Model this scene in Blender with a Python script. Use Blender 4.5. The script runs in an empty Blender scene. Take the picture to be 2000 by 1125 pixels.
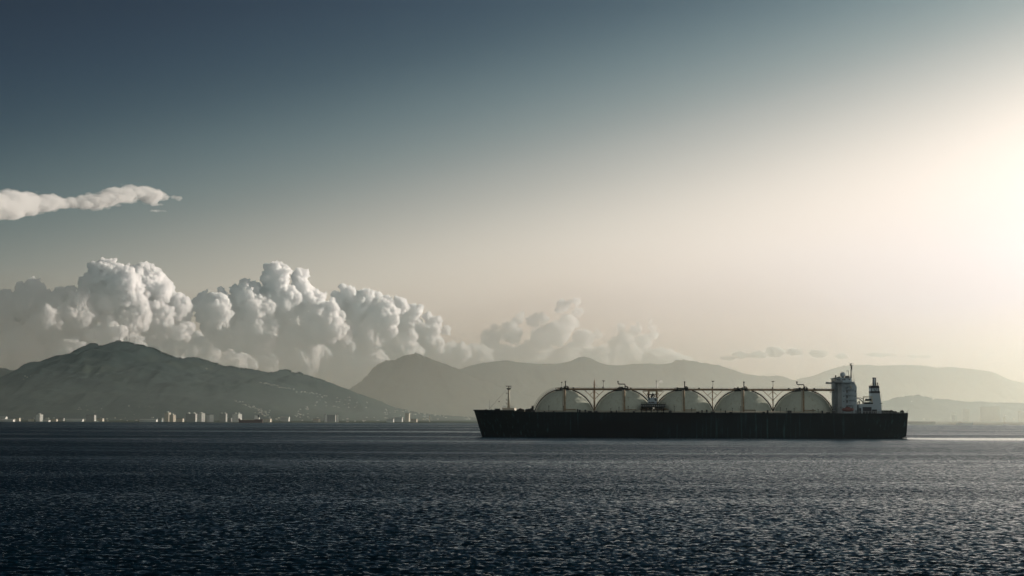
import bpy, bmesh, math, random
import numpy as np
from mathutils import Vector, Matrix

random.seed(7)
RNG = np.random.default_rng(11)
R = math.radians
S = bpy.context.scene
COL = S.collection

# ------------------------------------------------------------------ camera
CAM_H = 10.5
F_PX = 1000.0 / math.tan(R(18.0))          # focal length in pixels of the 2000 px wide photo
HORIZON = 822.3
PITCH = math.atan((HORIZON - 562.5) / F_PX)
ROLL = R(0.17)
cam = bpy.data.cameras.new('camera')
cam.sensor_width = 36.0
cam.lens = 18.0 / math.tan(R(18.0))
cam.clip_start = 1.0
cam.clip_end = 120000.0
camo = bpy.data.objects.new('camera', cam)
COL.objects.link(camo)
CAM_M = (Matrix.Translation((0, 0, CAM_H)) @ Matrix.Rotation(R(90) + PITCH, 4, 'X')
         @ Matrix.Rotation(ROLL, 4, 'Z'))
camo.matrix_world = CAM_M
S.camera = camo
CAM_R = CAM_M.to_3x3()


def ray(px, py):
    return (CAM_R @ Vector(((px - 1000) / F_PX, (562.5 - py) / F_PX, -1.0)))


def at(px, py, y):
    """the point of the place seen at photo pixel (px, py), y metres ahead"""
    d = ray(px, py)
    t = y / d.y
    return Vector((d.x * t, y, CAM_H + d.z * t))


# ------------------------------------------------------------------ sun, sky, exposure
SUN_AZ, SUN_EL = R(56.0), R(15.0)
SUN_DIR = Vector((math.sin(SUN_AZ) * math.cos(SUN_EL), math.cos(SUN_AZ) * math.cos(SUN_EL), math.sin(SUN_EL)))
sl = bpy.data.lights.new('sun', 'SUN')
sl.energy = 4.8
sl.angle = R(0.5)
sl.color = (1.0, 0.905, 0.79)
so = bpy.data.objects.new('sun', sl)
so.rotation_euler = (-SUN_DIR).to_track_quat('-Z', 'Y').to_euler()
so.location = (400, 0, 600)
COL.objects.link(so)

W = bpy.data.worlds.new('World')
S.world = W
W.use_nodes = True
nt = W.node_tree
nt.nodes.clear()


class NB:
    """small node-tree writer"""
    def __init__(self, tree):
        self.t = tree

    def n(self, kind, **kw):
        nd = self.t.nodes.new(kind)
        for k, v in kw.items():
            setattr(nd, k, v)
        return nd

    def l(self, a, b):
        self.t.links.new(a, b)

    def put(self, sock, v):
        if isinstance(v, bpy.types.NodeSocket):
            self.l(v, sock)
        else:
            sock.default_value = v

    def m(self, op, a, b=0.0, c=0.0, clamp=False):
        nd = self.n('ShaderNodeMath', operation=op, use_clamp=clamp)
        self.put(nd.inputs[0], a)
        self.put(nd.inputs[1], b)
        self.put(nd.inputs[2], c)
        return nd.outputs[0]

    def mix(self, fac, a, b, mode='MIX'):
        nd = self.n('ShaderNodeMix', data_type='RGBA', blend_type=mode)
        self.put(nd.inputs[0], fac)
        for sck, v in ((nd.inputs[6], a), (nd.inputs[7], b)):
            if isinstance(v, (tuple, list)) and len(v) == 3:
                v = (*v, 1.0)
            self.put(sck, v)
        return nd.outputs[2]

    def ramp(self, fac, stops, interp='LINEAR'):
        nd = self.n('ShaderNodeValToRGB')
        cr = nd.color_ramp
        cr.interpolation = interp
        while len(cr.elements) < len(stops):
            cr.elements.new(0.5)
        for e, (p, c) in zip(cr.elements, stops):
            e.position = p
            e.color = (*c, 1.0) if len(c) == 3 else c
        self.put(nd.inputs[0], fac)
        return nd.outputs[0]

    def noise(self, vec, scale, detail=3.0, rough=0.5, out=0):
        nd = self.n('ShaderNodeTexNoise')
        if vec is not None:
            self.l(vec, nd.inputs['Vector'])
        nd.inputs['Scale'].default_value = scale
        nd.inputs['Detail'].default_value = detail
        nd.inputs['Roughness'].default_value = rough
        return nd.outputs[out]

    def mapping(self, vec, scale=(1, 1, 1), loc=(0, 0, 0), rot=(0, 0, 0)):
        nd = self.n('ShaderNodeMapping')
        self.l(vec, nd.inputs[0])
        nd.inputs['Location'].default_value = loc
        nd.inputs['Rotation'].default_value = rot
        nd.inputs['Scale'].default_value = scale
        return nd.outputs[0]


SKY_GAIN = [(0.220, [(0.0000, 1.055), (0.1000, 1.765), (0.1750, 1.740), (0.2500, 0.740), (0.3100, 0.356), (0.3750, 0.085), (0.4500, 0.036), (0.5500, 0.010), (0.6500, 0.003)]), (0.220, [(0.0000, 0.952), (0.1000, 1.448), (0.1750, 1.448), (0.2500, 0.717), (0.3100, 0.457), (0.3750, 0.168), (0.4500, 0.086), (0.5500, 0.032), (0.6500, 0.012)]), (0.220, [(0.0000, 1.183), (0.1000, 1.360), (0.1750, 1.260), (0.2500, 0.665), (0.3100, 0.473), (0.3750, 0.239), (0.4500, 0.173), (0.5500, 0.079), (0.6500, 0.035)])]
b = NB(nt)
tc = b.n('ShaderNodeTexCoord')
sep = b.n('ShaderNodeSeparateXYZ')
b.l(tc.outputs['Generated'], sep.inputs[0])
dx, dy, dz = sep.outputs
az = b.m('ARCTAN2', dx, dy)
el = b.m('ARCSINE', dz)
# air glow round the low sun: a wide flat lens of bright air that falls off sideways and upwards
offaz = b.m('MAXIMUM', b.m('SUBTRACT', b.m('ABSOLUTE', b.m('SUBTRACT', az, SUN_AZ)), SUN_AZ - R(19.0)), 0.0)
u = b.m('DIVIDE', offaz, 0.325)
v = b.m('MULTIPLY', b.m('MAXIMUM', b.m('SUBTRACT', el, 0.072), 0.0), 1.0 / 0.325)
v = b.m('MINIMUM', v, b.m('ADD', 0.36, b.m('MULTIPLY', v, 0.4)))
sky = b.n('ShaderNodeTexSky', sky_type='NISHITA')
sky.sun_disc = False
sky.sun_elevation = SUN_EL
sky.sun_rotation = SUN_AZ
sky.altitude = 10
sky.air_density = 1.0
sky.dust_density = 2.0
sky.ozone_density = 1.0
gc = b.n('ShaderNodeCombineColor')
for ch, (slope, stops) in enumerate(SKY_GAIN):
    dist = b.m('ADD', b.m('MULTIPLY', u, slope), v)
    # ramps hold values up to 1: store half of each gain
    g1 = b.ramp(b.m('DIVIDE', dist, 2.0), [(p_, (g_ / 2.0,) * 3) for p_, g_ in stops], 'B_SPLINE')
    b.l(b.m('MULTIPLY', g1, 2.0), gc.inputs[ch])
gain = gc.outputs[0]
hs = b.n('ShaderNodeHueSaturation')
hs.inputs['Saturation'].default_value = 0.45
b.l(sky.outputs[0], hs.inputs['Color'])
skyc = b.mix(1.0, hs.outputs[0], gain, 'MULTIPLY')
# fill glow added to the unseen sky behind the viewer, lifting shaded sides
back = b.m('SMOOTH_MIN', b.m('MAXIMUM', b.m('MULTIPLY', dy, -1.6), 0.0), 1.0, 0.2)
back_glow = b.mix(back, (0, 0, 0), (3.3, 3.5, 3.3))
skyc = b.mix(1.0, skyc, back_glow, 'ADD')
bg = b.n('ShaderNodeBackground')
b.l(skyc, bg.inputs[0])
bg.inputs[1].default_value = 0.1
wo = b.n('ShaderNodeOutputWorld')
b.l(bg.outputs[0], wo.inputs[0])

S.view_settings.view_transform = 'Standard'
S.view_settings.look = 'None'
S.view_settings.exposure = 0.0
S.view_settings.gamma = 1.0
S.render.film_transparent = False
cy = S.cycles
cy.max_bounces = 32
cy.diffuse_bounces = 3
cy.glossy_bounces = 3
cy.transmission_bounces = 3
cy.transparent_max_bounces = 8
cy.volume_bounces = 28
cy.use_denoising = True
cy.sample_clamp_indirect = 8.0


# ------------------------------------------------------------------ helpers
def tag(o, label=None, cat=None, group=None, kind=None):
    if label: o['label'] = label
    if cat: o['category'] = cat
    if group: o['group'] = group
    if kind: o['kind'] = kind
    return o


def link(name, me, mat=None, parent=None):
    o = bpy.data.objects.new(name, me)
    if mat is not None:
        for mm in (mat if isinstance(mat, (list, tuple)) else [mat]):
            me.materials.append(mm)
    COL.objects.link(o)
    if parent is not None:
        o.parent = parent
    return o


def empty(name, loc=(0, 0, 0), rz=0.0, parent=None):
    o = bpy.data.objects.new(name, None)
    o.empty_display_size = 1.0
    o.location = loc
    o.rotation_euler = (0, 0, rz)
    COL.objects.link(o)
    if parent is not None:
        o.parent = parent
    return o


def np_mesh(name, verts, faces, smooth=True):
    """verts (n,3) array; faces (m,k) array, k = 3 or 4"""
    me = bpy.data.meshes.new(name)
    verts = np.ascontiguousarray(verts, dtype=np.float32)
    faces = np.ascontiguousarray(faces, dtype=np.int32)
    k = faces.shape[1]
    me.vertices.add(len(verts))
    me.vertices.foreach_set('co', verts.ravel())
    me.loops.add(faces.size)
    me.loops.foreach_set('vertex_index', faces.ravel())
    me.polygons.add(len(faces))
    me.polygons.foreach_set('loop_start', np.arange(0, faces.size, k, dtype=np.int32))
    me.polygons.foreach_set('loop_total', np.full(len(faces), k, dtype=np.int32))
    me.polygons.foreach_set('use_smooth', np.full(len(faces), smooth, dtype=bool))
    me.update(calc_edges=True)
    return me


def grid_faces(nr, nc):
    i = np.arange(nr * nc).reshape(nr, nc)
    return np.stack([i[:-1, :-1], i[:-1, 1:], i[1:, 1:], i[1:, :-1]], -1).reshape(-1, 4)


def _hash(ix, iy, iz, seed):
    h = (ix.astype(np.int64) * 374761393 + iy.astype(np.int64) * 668265263
         + iz.astype(np.int64) * 2147483647 + seed * 1274126177) & 0xffffffff
    h = ((h ^ (h >> 13)) * 1274126177) & 0xffffffff
    h = ((h ^ (h >> 15)) * 2246822519) & 0xffffffff
    return ((h ^ (h >> 16)) & 0xffff) / 32767.5 - 1.0


def vnoise(x, y, z, seed=0):
    """smooth value noise in -1..1"""
    x0, y0, z0 = np.floor(x), np.floor(y), np.floor(z)
    fx, fy, fz = x - x0, y - y0, z - z0
    fx, fy, fz = (f * f * f * (f * (f * 6 - 15) + 10) for f in (fx, fy, fz))
    out = 0
    for a in (0, 1):
        wx = fx if a else 1 - fx
        for c in (0, 1):
            wy = fy if c else 1 - fy
            for e in (0, 1):
                wz = fz if e else 1 - fz
                out = out + wx * wy * wz * _hash(x0 + a, y0 + c, z0 + e, seed)
    return out


def fbm(x, y, z, octv=4, seed=0, gain=0.5, lac=2.03, ridged=False):
    s, a, t = 0.0, 1.0, 0.0
    for k in range(octv):
        n = vnoise(x, y, z, seed + k * 17)
        s = s + a * ((1 - 2 * np.abs(n)) if ridged else n)
        t += a
        a *= gain
        x, y, z = x * lac + 7.3, y * lac + 3.1, z * lac + 5.7
    return s / t


class MB:
    """collects boxes, tubes, balls and lathes into ONE mesh"""
    def __init__(self):
        self.v, self.f, self.sm = [], [], []

    def add(self, verts, faces, smooth=False):
        o = len(self.v)
        self.v += [tuple(p) for p in verts]
        self.f += [tuple(i + o for i in f) for f in faces]
        self.sm += [smooth] * len(faces)
        return self

    def box(self, x0, x1, y0, y1, z0, z1):
        return self.add([(x0, y0, z0), (x1, y0, z0), (x1, y1, z0), (x0, y1, z0),
                         (x0, y0, z1), (x1, y0, z1), (x1, y1, z1), (x0, y1, z1)],
                        [(3, 2, 1, 0), (4, 5, 6, 7), (0, 1, 5, 4), (1, 2, 6, 5), (2, 3, 7, 6), (3, 0, 4, 7)])

    def prism(self, pts, y0, y1):
        """outline pts (x, z), given counter-clockwise seen from -y, between y0 and y1"""
        n = len(pts)
        vs = [(x, y0, z) for x, z in pts] + [(x, y1, z) for x, z in pts]
        fs = [tuple(range(n)), tuple(range(2 * n - 1, n - 1, -1))]
        for i in range(n):
            j = (i + 1) % n
            fs.append((j, i, n + i, n + j))
        return self.add(vs, fs)

    def tube(self, pts, r, n=8, r1=None, smooth=True):
        pts = [Vector(p) for p in pts]
        r1 = r if r1 is None else r1
        m = len(pts)
        vs, fs = [], []
        prev = None
        for i, p in enumerate(pts):
            d = (pts[min(i + 1, m - 1)] - pts[max(i - 1, 0)]).normalized()
            if prev is None:
                a = d.orthogonal().normalized()
            else:
                a = (prev - d * prev.dot(d))
                a = a.normalized() if a.length > 1e-6 else d.orthogonal().normalized()
            prev = a
            c = d.cross(a)
            rr = r + (r1 - r) * i / max(1, m - 1)
            for k in range(n):
                t = 2 * math.pi * k / n
                vs.append(p + a * (math.cos(t) * rr) + c * (math.sin(t) * rr))
        for i in range(m - 1):
            for k in range(n):
                q = (k + 1) % n
                fs.append((i * n + k, i * n + q, (i + 1) * n + q, (i + 1) * n + k))
        self.add(vs, fs, smooth)
        o = len(self.v) - len(vs)
        self.f.append(tuple(o + k for k in range(n - 1, -1, -1)))
        self.f.append(tuple(o + (m - 1) * n + k for k in range(n)))
        self.sm += [False, False]
        return self

    def lathe(self, prof, c=(0, 0), n=24, smooth=True, a0=0.0, a1=2 * math.pi):
        full = abs(a1 - a0 - 2 * math.pi) < 1e-6
        m = n if full else n + 1
        vs = []
        for r, z in prof:
            for k in range(m):
                t = a0 + (a1 - a0) * k / n
                vs.append((c[0] + r * math.cos(t), c[1] + r * math.sin(t), z))
        fs = []
        for i in range(len(prof) - 1):
            for k in range(n):
                q = (k + 1) % m
                fs.append((i * m + k, i * m + q, (i + 1) * m + q, (i + 1) * m + k))
        return self.add(vs, fs, smooth)

    def ball(self, c, r, n=14, sz=1.0):
        prof = [(max(1e-3, r * math.sin(math.pi * i / n)), c[2] - sz * r * math.cos(math.pi * i / n)) for i in range(n + 1)]
        return self.lathe(prof, (c[0], c[1]), 2 * n)

    def mesh(self, name):
        me = bpy.data.meshes.new(name)
        me.from_pydata([tuple(p) for p in self.v], [], self.f)
        me.polygons.foreach_set('use_smooth', self.sm)
        me.update()
        return me

    def build(self, name, mat=None, parent=None):
        return link(name, self.mesh(name), mat, parent)


def mat(name, col, rough=0.6, metal=0.0, spec=0.5, var=0.0, vscale=1.0, bump=0.0):
    m = bpy.data.materials.new(name)
    m.use_nodes = True
    nb = NB(m.node_tree)
    p = m.node_tree.nodes['Principled BSDF']
    p.inputs['Base Color'].default_value = (*col, 1)
    p.inputs['Roughness'].default_value = rough
    p.inputs['Metallic'].default_value = metal
    p.inputs['Specular IOR Level'].default_value = spec
    if var > 0:
        t = nb.n('ShaderNodeTexCoord')
        f = nb.noise(t.outputs['Object'], vscale, 5.0, 0.6)
        c0 = tuple(max(0.0, x * (1 - var)) for x in col)
        c1 = tuple(min(1.0, x * (1 + var)) for x in col)
        nb.l(nb.ramp(f, [(0.3, c0), (0.7, c1)]), p.inputs['Base Color'])
        if bump > 0:
            bn = nb.n('ShaderNodeBump')
            bn.inputs['Strength'].default_value = bump
            nb.l(f, bn.inputs['Height'])
            nb.l(bn.outputs[0], p.inputs['Normal'])
    return m

# ------------------------------------------------------------------ sea
def ocean_tile(n, size, wind, peak, seed, small=0.35):
    """height field of wind waves on a square tile that repeats without a seam"""
    rg = np.random.default_rng(seed)
    k1 = np.fft.fftfreq(n, size / n) * 2 * np.pi
    kx, ky = np.meshgrid(k1, k1)
    k = np.hypot(kx, ky)
    k[0, 0] = 1.0
    kp = 2 * np.pi / peak
    spec = np.exp(-1.25 * (kp / k) ** 2) / k ** 3.6 * np.exp(-(k * small / (2 * np.pi)) ** 2)
    cosw = (kx * math.cos(wind) + ky * math.sin(wind)) / k
    spec = spec * (0.07 + 0.93 * cosw ** 6)
    spec[0, 0] = 0
    ph = rg.normal(size=(n, n)) + 1j * rg.normal(size=(n, n))
    h = np.real(np.fft.ifft2(ph * np.sqrt(spec)))
    return (h / h.std()).astype(np.float32)


def sample(tile, size, x, y):
    n = tile.shape[0]
    fx, fy = (x / size) * n, (y / size) * n
    x0, y0 = np.floor(fx).astype(np.int64), np.floor(fy).astype(np.int64)
    tx, ty = (fx - x0).astype(np.float32), (fy - y0).astype(np.float32)
    x0, y0 = x0 % n, y0 % n
    x1, y1 = (x0 + 1) % n, (y0 + 1) % n
    return ((tile[y0, x0] * (1 - tx) + tile[y0, x1] * tx) * (1 - ty)
            + (tile[y1, x0] * (1 - tx) + tile[y1, x1] * tx) * ty)


SHORE = 7000.0
T1, T2 = ocean_tile(512, 61.0, R(83), 2.3, 3, 0.2), ocean_tile(512, 23.0, R(97), 1.05, 5, 0.2)


def wave_height(x, y):
    a1 = 0.048 * np.clip(1.15 - y / 3000.0, 0.25, 1)
    a2 = 0.028 * np.clip(1.3 - y / 900.0, 0, 1)
    c, s = math.cos(0.5), math.sin(0.5)
    gust = 0.85 + 0.45 * fbm(x / 75.0, y / 160.0, x * 0, 3, 41)
    return (a1 * sample(T1, 61.0, x, y) + a2 * sample(T2, 23.0, x * c - y * s, x * s + y * c)) * gust


def make_sea():
    rows = [-40.0, 20.0, 55.0]
    y = 70.0
    while y < 9000.0:
        rows.append(y)
        y += max(0.24, 0.45 * y * y / 16500.0)
    rows += [12000.0, 20000.0, 52500.0]
    ys = np.array(rows)
    nc = 1500
    ang = np.linspace(-0.47, 0.47, nc)
    ang = np.concatenate([[-1.2, -0.8, -0.6], ang, [0.6, 0.8, 1.2]])
    Y, A = np.meshgrid(ys, ang, indexing='ij')
    X = np.tan(A) * np.maximum(Y + 30, 60.0)
    Z = wave_height(X, Y)
    Z[(Y < 60) | (Y > 9000)] = 0
    Z[np.abs(A) > 0.5] *= 0
    V = np.stack([X, Y, Z], -1).reshape(-1, 3)
    return np_mesh('sea', V, grid_faces(len(ys), len(ang)))


FACE = 0.185


def sea_material():
    m = bpy.data.materials.new('sea_water')
    m.use_nodes = True
    nb = NB(m.node_tree)
    p = m.node_tree.nodes['Principled BSDF']
    t = nb.n('ShaderNodeTexCoord')
    pos = t.outputs['Object']
    # calm slicks and gust lanes, long across the view
    lane = nb.noise(nb.mapping(pos, (0.0009, 0.0045, 1), rot=(0, 0, R(4))), 1.0, 4.0, 0.55)
    lane2 = nb.noise(nb.mapping(pos, (0.006, 0.03, 1)), 1.0, 3.0, 0.5)
    slick = nb.ramp(nb.m('ADD', nb.m('MULTIPLY', lane, 0.75), nb.m('MULTIPLY', lane2, 0.25)),
                    [(0.46, (0, 0, 0)), (0.68, (1, 1, 1))])
    # the ship's smooth wake, lying out behind her stern
    sx = nb.n('ShaderNodeSeparateXYZ')
    nb.l(pos, sx.inputs[0])
    edge = nb.m('MULTIPLY', nb.m('SUBTRACT', nb.noise(nb.mapping(pos, (0.012, 0.05, 1)), 1.0, 3.0, 0.6), 0.5), 90.0)
    yy = nb.m('ADD', sx.outputs[1], edge)
    wake = nb.m('MULTIPLY', nb.m('DIVIDE', nb.m('SUBTRACT', yy, 880.0), 70.0, clamp=True), nb.m('DIVIDE', nb.m('SUBTRACT', 1090.0, yy), 60.0, clamp=True))
    wake = nb.m('MULTIPLY', wake, nb.m('DIVIDE', nb.m('SUBTRACT', nb.m('ADD', sx.outputs[0], edge), 215.0), 50.0, clamp=True))
    slick = nb.m('MINIMUM', nb.m('ADD', slick, nb.m('MULTIPLY', wake, 1.15)), 1.2)
    # wavelets too small to model: slopes drawn from noise, the same at every distance
    w1 = nb.noise(nb.mapping(pos, (1.5, 2.8, 1)), 1.0, 5.0, 0.6, out=1)
    sv = nb.n('ShaderNodeSeparateXYZ')
    nb.l(w1, sv.inputs[0])
    amp = nb.m('SUBTRACT', 1.35, nb.m('MULTIPLY', slick, 0.8))
    cv = nb.n('ShaderNodeCombineXYZ')
    nb.l(nb.m('MULTIPLY', nb.m('SUBTRACT', sv.outputs[0], 0.5), amp), cv.inputs[0])
    ny = nb.m('MULTIPLY', nb.m('SUBTRACT', sv.outputs[1], 0.5), amp)
    # far off only the wave faces turned to the viewer's shore show; the backs hide behind them
    sp = nb.n('ShaderNodeSeparateXYZ')
    nb.l(pos, sp.inputs[0])
    far = nb.m('MULTIPLY', nb.m('DIVIDE', nb.m('ADD', sp.outputs[1], 300.0), 560.0, clamp=True), FACE)
    # wavelets tilted further towards the left, added to darken the water there
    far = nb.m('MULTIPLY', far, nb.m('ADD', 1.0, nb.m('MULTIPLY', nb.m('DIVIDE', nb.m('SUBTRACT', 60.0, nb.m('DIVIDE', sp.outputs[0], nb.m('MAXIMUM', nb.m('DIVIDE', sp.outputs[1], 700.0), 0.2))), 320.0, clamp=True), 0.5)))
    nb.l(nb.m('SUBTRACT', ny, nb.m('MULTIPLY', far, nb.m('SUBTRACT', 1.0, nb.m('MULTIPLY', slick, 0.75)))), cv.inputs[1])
    ge = nb.n('ShaderNodeNewGeometry')
    va = nb.n('ShaderNodeVectorMath', operation='ADD')
    nb.l(ge.outputs['Normal'], va.inputs[0])
    nb.l(cv.outputs[0], va.inputs[1])
    vn = nb.n('ShaderNodeVectorMath', operation='NORMALIZE')
    nb.l(va.outputs[0], vn.inputs[0])
    nb.l(vn.outputs[0], p.inputs['Normal'])
    p.inputs['Base Color'].default_value = (0.001, 0.011, 0.020, 1)
    p.inputs['IOR'].default_value = 1.333
    nb.l(nb.m('SUBTRACT', 0.16, nb.m('MULTIPLY', slick, 0.08)), p.inputs['Roughness'])
    p.inputs['Specular IOR Level'].default_value = 0.5
    return m


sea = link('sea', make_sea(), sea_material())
tag(sea, kind='structure')


# ------------------------------------------------------------------ land
def hill_material(name, dark, grass):
    m = bpy.data.materials.new(name)
    m.use_nodes = True
    nb = NB(m.node_tree)
    p = m.node_tree.nodes['Principled BSDF']
    t = nb.n('ShaderNodeTexCoord')
    pos = t.outputs['Object']
    big = nb.noise(pos, 0.0014, 5.0, 0.6)
    fine = nb.noise(pos, 0.02, 4.0, 0.65)
    c = nb.mix(nb.ramp(fine, [(0.35, (0, 0, 0)), (0.7, (1, 1, 1))]), dark, tuple(x * 1.7 for x in dark))
    c = nb.mix(nb.ramp(big, [(0.54, (0, 0, 0)), (0.64, (1, 1, 1))]), c, grass)
    nb.l(c, p.inputs['Base Color'])
    p.inputs['Roughness'].default_value = 0.95
    p.inputs['Specular IOR Level'].default_value = 0.1
    return m


RANGES = {
    'left_far': dict(d=21000, wf=4000, wb=3000, seed=5, pts=[
        (-160, 745), (-60, 726), (0, 719), (18, 722), (30, 721), (45, 722), (52, 717), (66, 713), (78, 715), (100, 717), (140, 724),
        (200, 745), (320, 800), (420, 824)]),
    'left': dict(d=16500, wf=6000, wb=2500, seed=2, pts=[
        (-300, 800), (-100, 768), (0, 754), (35, 752), (50, 745), (65, 737), (80, 730), (100, 717), (120, 706), (140, 697), (150, 688),
        (165, 677), (176, 672), (186, 671.5), (195, 676), (205, 677), (215, 671), (225, 667.5), (238, 668.5), (250, 669.5), (265, 673),
        (280, 676), (300, 680), (315, 689), (330, 695), (345, 700), (358, 700), (372, 697), (385, 699), (400, 704), (415, 708),
        (430, 714), (440, 717), (450, 716), (465, 719), (480, 722), (495, 721), (510, 724), (527, 728), (540, 728), (548, 723),
        (556, 721), (565, 724), (578, 731), (586, 729.5), (610, 737), (640, 747), (652, 753), (675, 761), (705, 773), (740, 784),
        (770, 796), (810, 807), (870, 814), (960, 820), (1060, 826)]),
    'middle': dict(d=29000, wf=5000, wb=2500, seed=8, pts=[
        (520, 815), (600, 793), (640, 778), (675, 762), (690, 757), (703, 747), (718, 736), (730, 720), (740, 712), (752, 705.5),
        (765, 705), (769, 706.5), (780, 698), (790, 694.5), (801, 693.5), (812, 691), (822, 694), (828, 698), (840, 700), (852, 705),
        (872, 712), (895, 723), (935, 742), (990, 760), (1060, 780), (1140, 800), (1250, 824)]),
    'ridge': dict(d=36000, wf=5000, wb=3000, seed=9, pts=[
        (800, 765), (860, 734), (895, 722), (920, 714), (940, 709), (960, 706.5), (985, 704), (1010, 707), (1040, 710), (1075, 712),
        (1100, 709), (1118, 704), (1132, 697.5), (1142, 697.5), (1152, 700), (1165, 706), (1180, 711), (1195, 714), (1220, 713),
        (1260, 710), (1290, 712), (1310, 709), (1320, 704.5), (1335, 703), (1350, 705), (1370, 709), (1400, 713), (1430, 722),
        (1450, 729), (1480, 733), (1500, 736), (1515, 733), (1530, 736), (1545, 742), (1590, 752), (1650, 768), (1760, 800), (1850, 824)]),
    'right': dict(d=47000, wf=5000, wb=3000, seed=12, pts=[
        (1400, 775), (1500, 752), (1540, 745), (1560, 740), (1580, 736), (1600, 730), (1620, 722), (1640, 716), (1660, 713), (1690, 712.5),
        (1720, 714.5), (1740, 713.5), (1775, 713), (1800, 714), (1815, 715), (1830, 719), (1850, 717), (1870, 718), (1890, 720),
        (1920, 723.5), (1935, 726), (1955, 734), (1970, 742), (2000, 748), (2060, 764), (2150, 790), (2300, 815)]),
    'right_low': dict(d=17800, wf=3500, wb=2000, seed=21, pts=[
        (1560, 815), (1660, 800), (1730, 783), (1750, 777), (1775, 774), (1795, 772.5), (1812, 777), (1830, 780), (1860, 782), (1885, 785),
        (1915, 784), (1960, 787), (2000, 788), (2100, 787), (2250, 800), (2400, 815)]),
}
HEIGHT = {}


def make_range(key, mt):
    q = RANGES[key]
    d = q['d']
    P = [at(px, py, d) for px, py in q['pts']]
    cx = np.array([p.x for p in P])
    ch = np.array([max(2.0, p.z) for p in P])
    x0, x1 = cx[0], cx[-1]

    def height(x, y):
        wx = x + 260 * fbm(x / 1500.0, y / 1500.0, x * 0, 3, q['seed'] + 60) * np.clip(np.abs(y - d) / 900.0, 0, 1)
        top = np.interp(wx, cx, ch)
        t = np.where(y < d, (d - y) / q['wf'], (y - d) / q['wb'])
        t = np.clip(t, 0, 1)
        g = (1 - t) ** 1.35
        # spurs running down towards the sea
        spur = fbm(x / 1050.0 + 0.25 * (y / 1500.0), y / 4200.0, x * 0, 4, q['seed'], ridged=True)
        h = top * g + spur * 230.0 * g * (1 - g) * 4 * np.minimum(1, top / 400.0) * 0.6
        h = h + 34.0 * fbm(x / 300.0, y / 420.0, x * 0, 4, q['seed'] + 44, ridged=True) * g * (1 - g) * 4 * np.minimum(1, top / 400.0)
        rag = 1.0 if d < 18000 else 1.9
        h = h + 7.5 * rag * fbm(x / (42.0 * rag), y / (50.0 * rag), x * 0, 3, q['seed'] + 30) * np.minimum(1, h / 40.0)
        return np.maximum(h, 1.0 - 9 * t)

    step = 14.0 if d < 18000 else 24.0
    xs = np.arange(x0, x1 + step, step)
    near = np.linspace(d - q['wf'], d - 260, 90)
    mid = np.linspace(d - 250, d + 250, 36)
    far = np.linspace(d + 300, d + q['wb'], 24)
    ys = np.concatenate([near, mid, far])
    Y, X = np.meshgrid(ys, xs, indexing='ij')
    Z = height(X, Y)
    HEIGHT[key] = (height, x0, x1, d)
    o = link('hill', np_mesh('hill', np.stack([X, Y, Z], -1).reshape(-1, 3), grid_faces(len(ys), len(xs))), mt)
    tag(o, kind='structure')
    return o


hillm = hill_material('forested_hillside', (0.005, 0.011, 0.010), (0.024, 0.032, 0.021))
for key in RANGES:
    make_range(key, hillm)


def coast_height(x, y):
    return 1.2 + np.clip((y - SHORE) / 90.0, 0, 60) * 0.28 + 2.2 * np.clip((y - SHORE) / 300.0, 0, 1) * fbm(x / 160.0, y / 160.0, x * 0, 3, 77)


def land_height(x, y):
    xa, ya = np.array([x], float), np.array([y], float)
    h = float(coast_height(xa, ya)[0])
    for f, x0, x1, d in HEIGHT.values():
        if x0 < x < x1:
            h = max(h, float(f(xa, ya)[0]))
    return h


def make_coast():
    ys = np.concatenate([[SHORE, SHORE + 8], np.linspace(SHORE + 40, SHORE + 5000, 90), [16000.0, 22000.0, 34000.0, 52000.0]])
    xs = np.arange(-22000, 22001, 50.0)
    Y, X = np.meshgrid(ys, xs, indexing='ij')
    Y = Y + 60 * fbm(X / 700.0, X * 0, X * 0, 3, 91) * (Y < SHORE + 4000)
    Z = coast_height(X, Y)
    Z[0] = -0.8
    return np_mesh('coast', np.stack([X, Y, Z], -1).reshape(-1, 3), grid_faces(len(ys), len(xs)))


coast = link('coast', make_coast(), hill_material('coastal_ground', (0.030, 0.038, 0.024), (0.14, 0.13, 0.09)))
tag(coast, kind='structure')

# a wood that reads as one mass: crowns along the crests and the upper slopes
def make_forest():
    ico = bmesh.new()
    bmesh.ops.create_icosphere(ico, subdivisions=1, radius=1.0)
    iv = np.array([v.co[:] for v in ico.verts])
    fc = np.array([[v.index for v in f.verts] for f in ico.faces])
    ico.free()
    V, Fc, off = [], [], 0
    plan = {'left': 2600, 'left_far': 500, 'middle': 1100, 'ridge': 900, 'right': 350, 'right_low': 500}
    for key, n in plan.items():
        f, x0, x1, d = HEIGHT[key]
        q = RANGES[key]
        x = RNG.uniform(x0 + 50, x1 - 50, n)
        y = d + RNG.normal(0, 1, n) * 34
        far = RNG.random(n) < 0.0
        y = np.where(far, d - RNG.random(n) ** 1.5 * q['wf'] * 0.8, y)
        clump = fbm(x / 200.0, y / 200.0, x * 0, 3, 300)
        keep = clump > -0.22
        z = f(x, y)
        s = RNG.uniform(4.0, 9.5, n) * (1 + 0.5 * clump) * (1.0 if d < 18000 else 1.8)
        for i in np.nonzero(keep)[0]:
            sc = np.array([s[i] * RNG.uniform(0.8, 1.5), s[i], s[i] * RNG.uniform(0.7, 1.3)])
            jit = 1 + 0.35 * (RNG.random((len(iv), 1)) - 0.5)
            V.append(iv * jit * sc + np.array([x[i], y[i], z[i] + s[i] * 0.45]))
            Fc.append(fc + off)
            off += len(iv)
    return np_mesh('forest', np.concatenate(V), np.concatenate(Fc), smooth=False)


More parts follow.
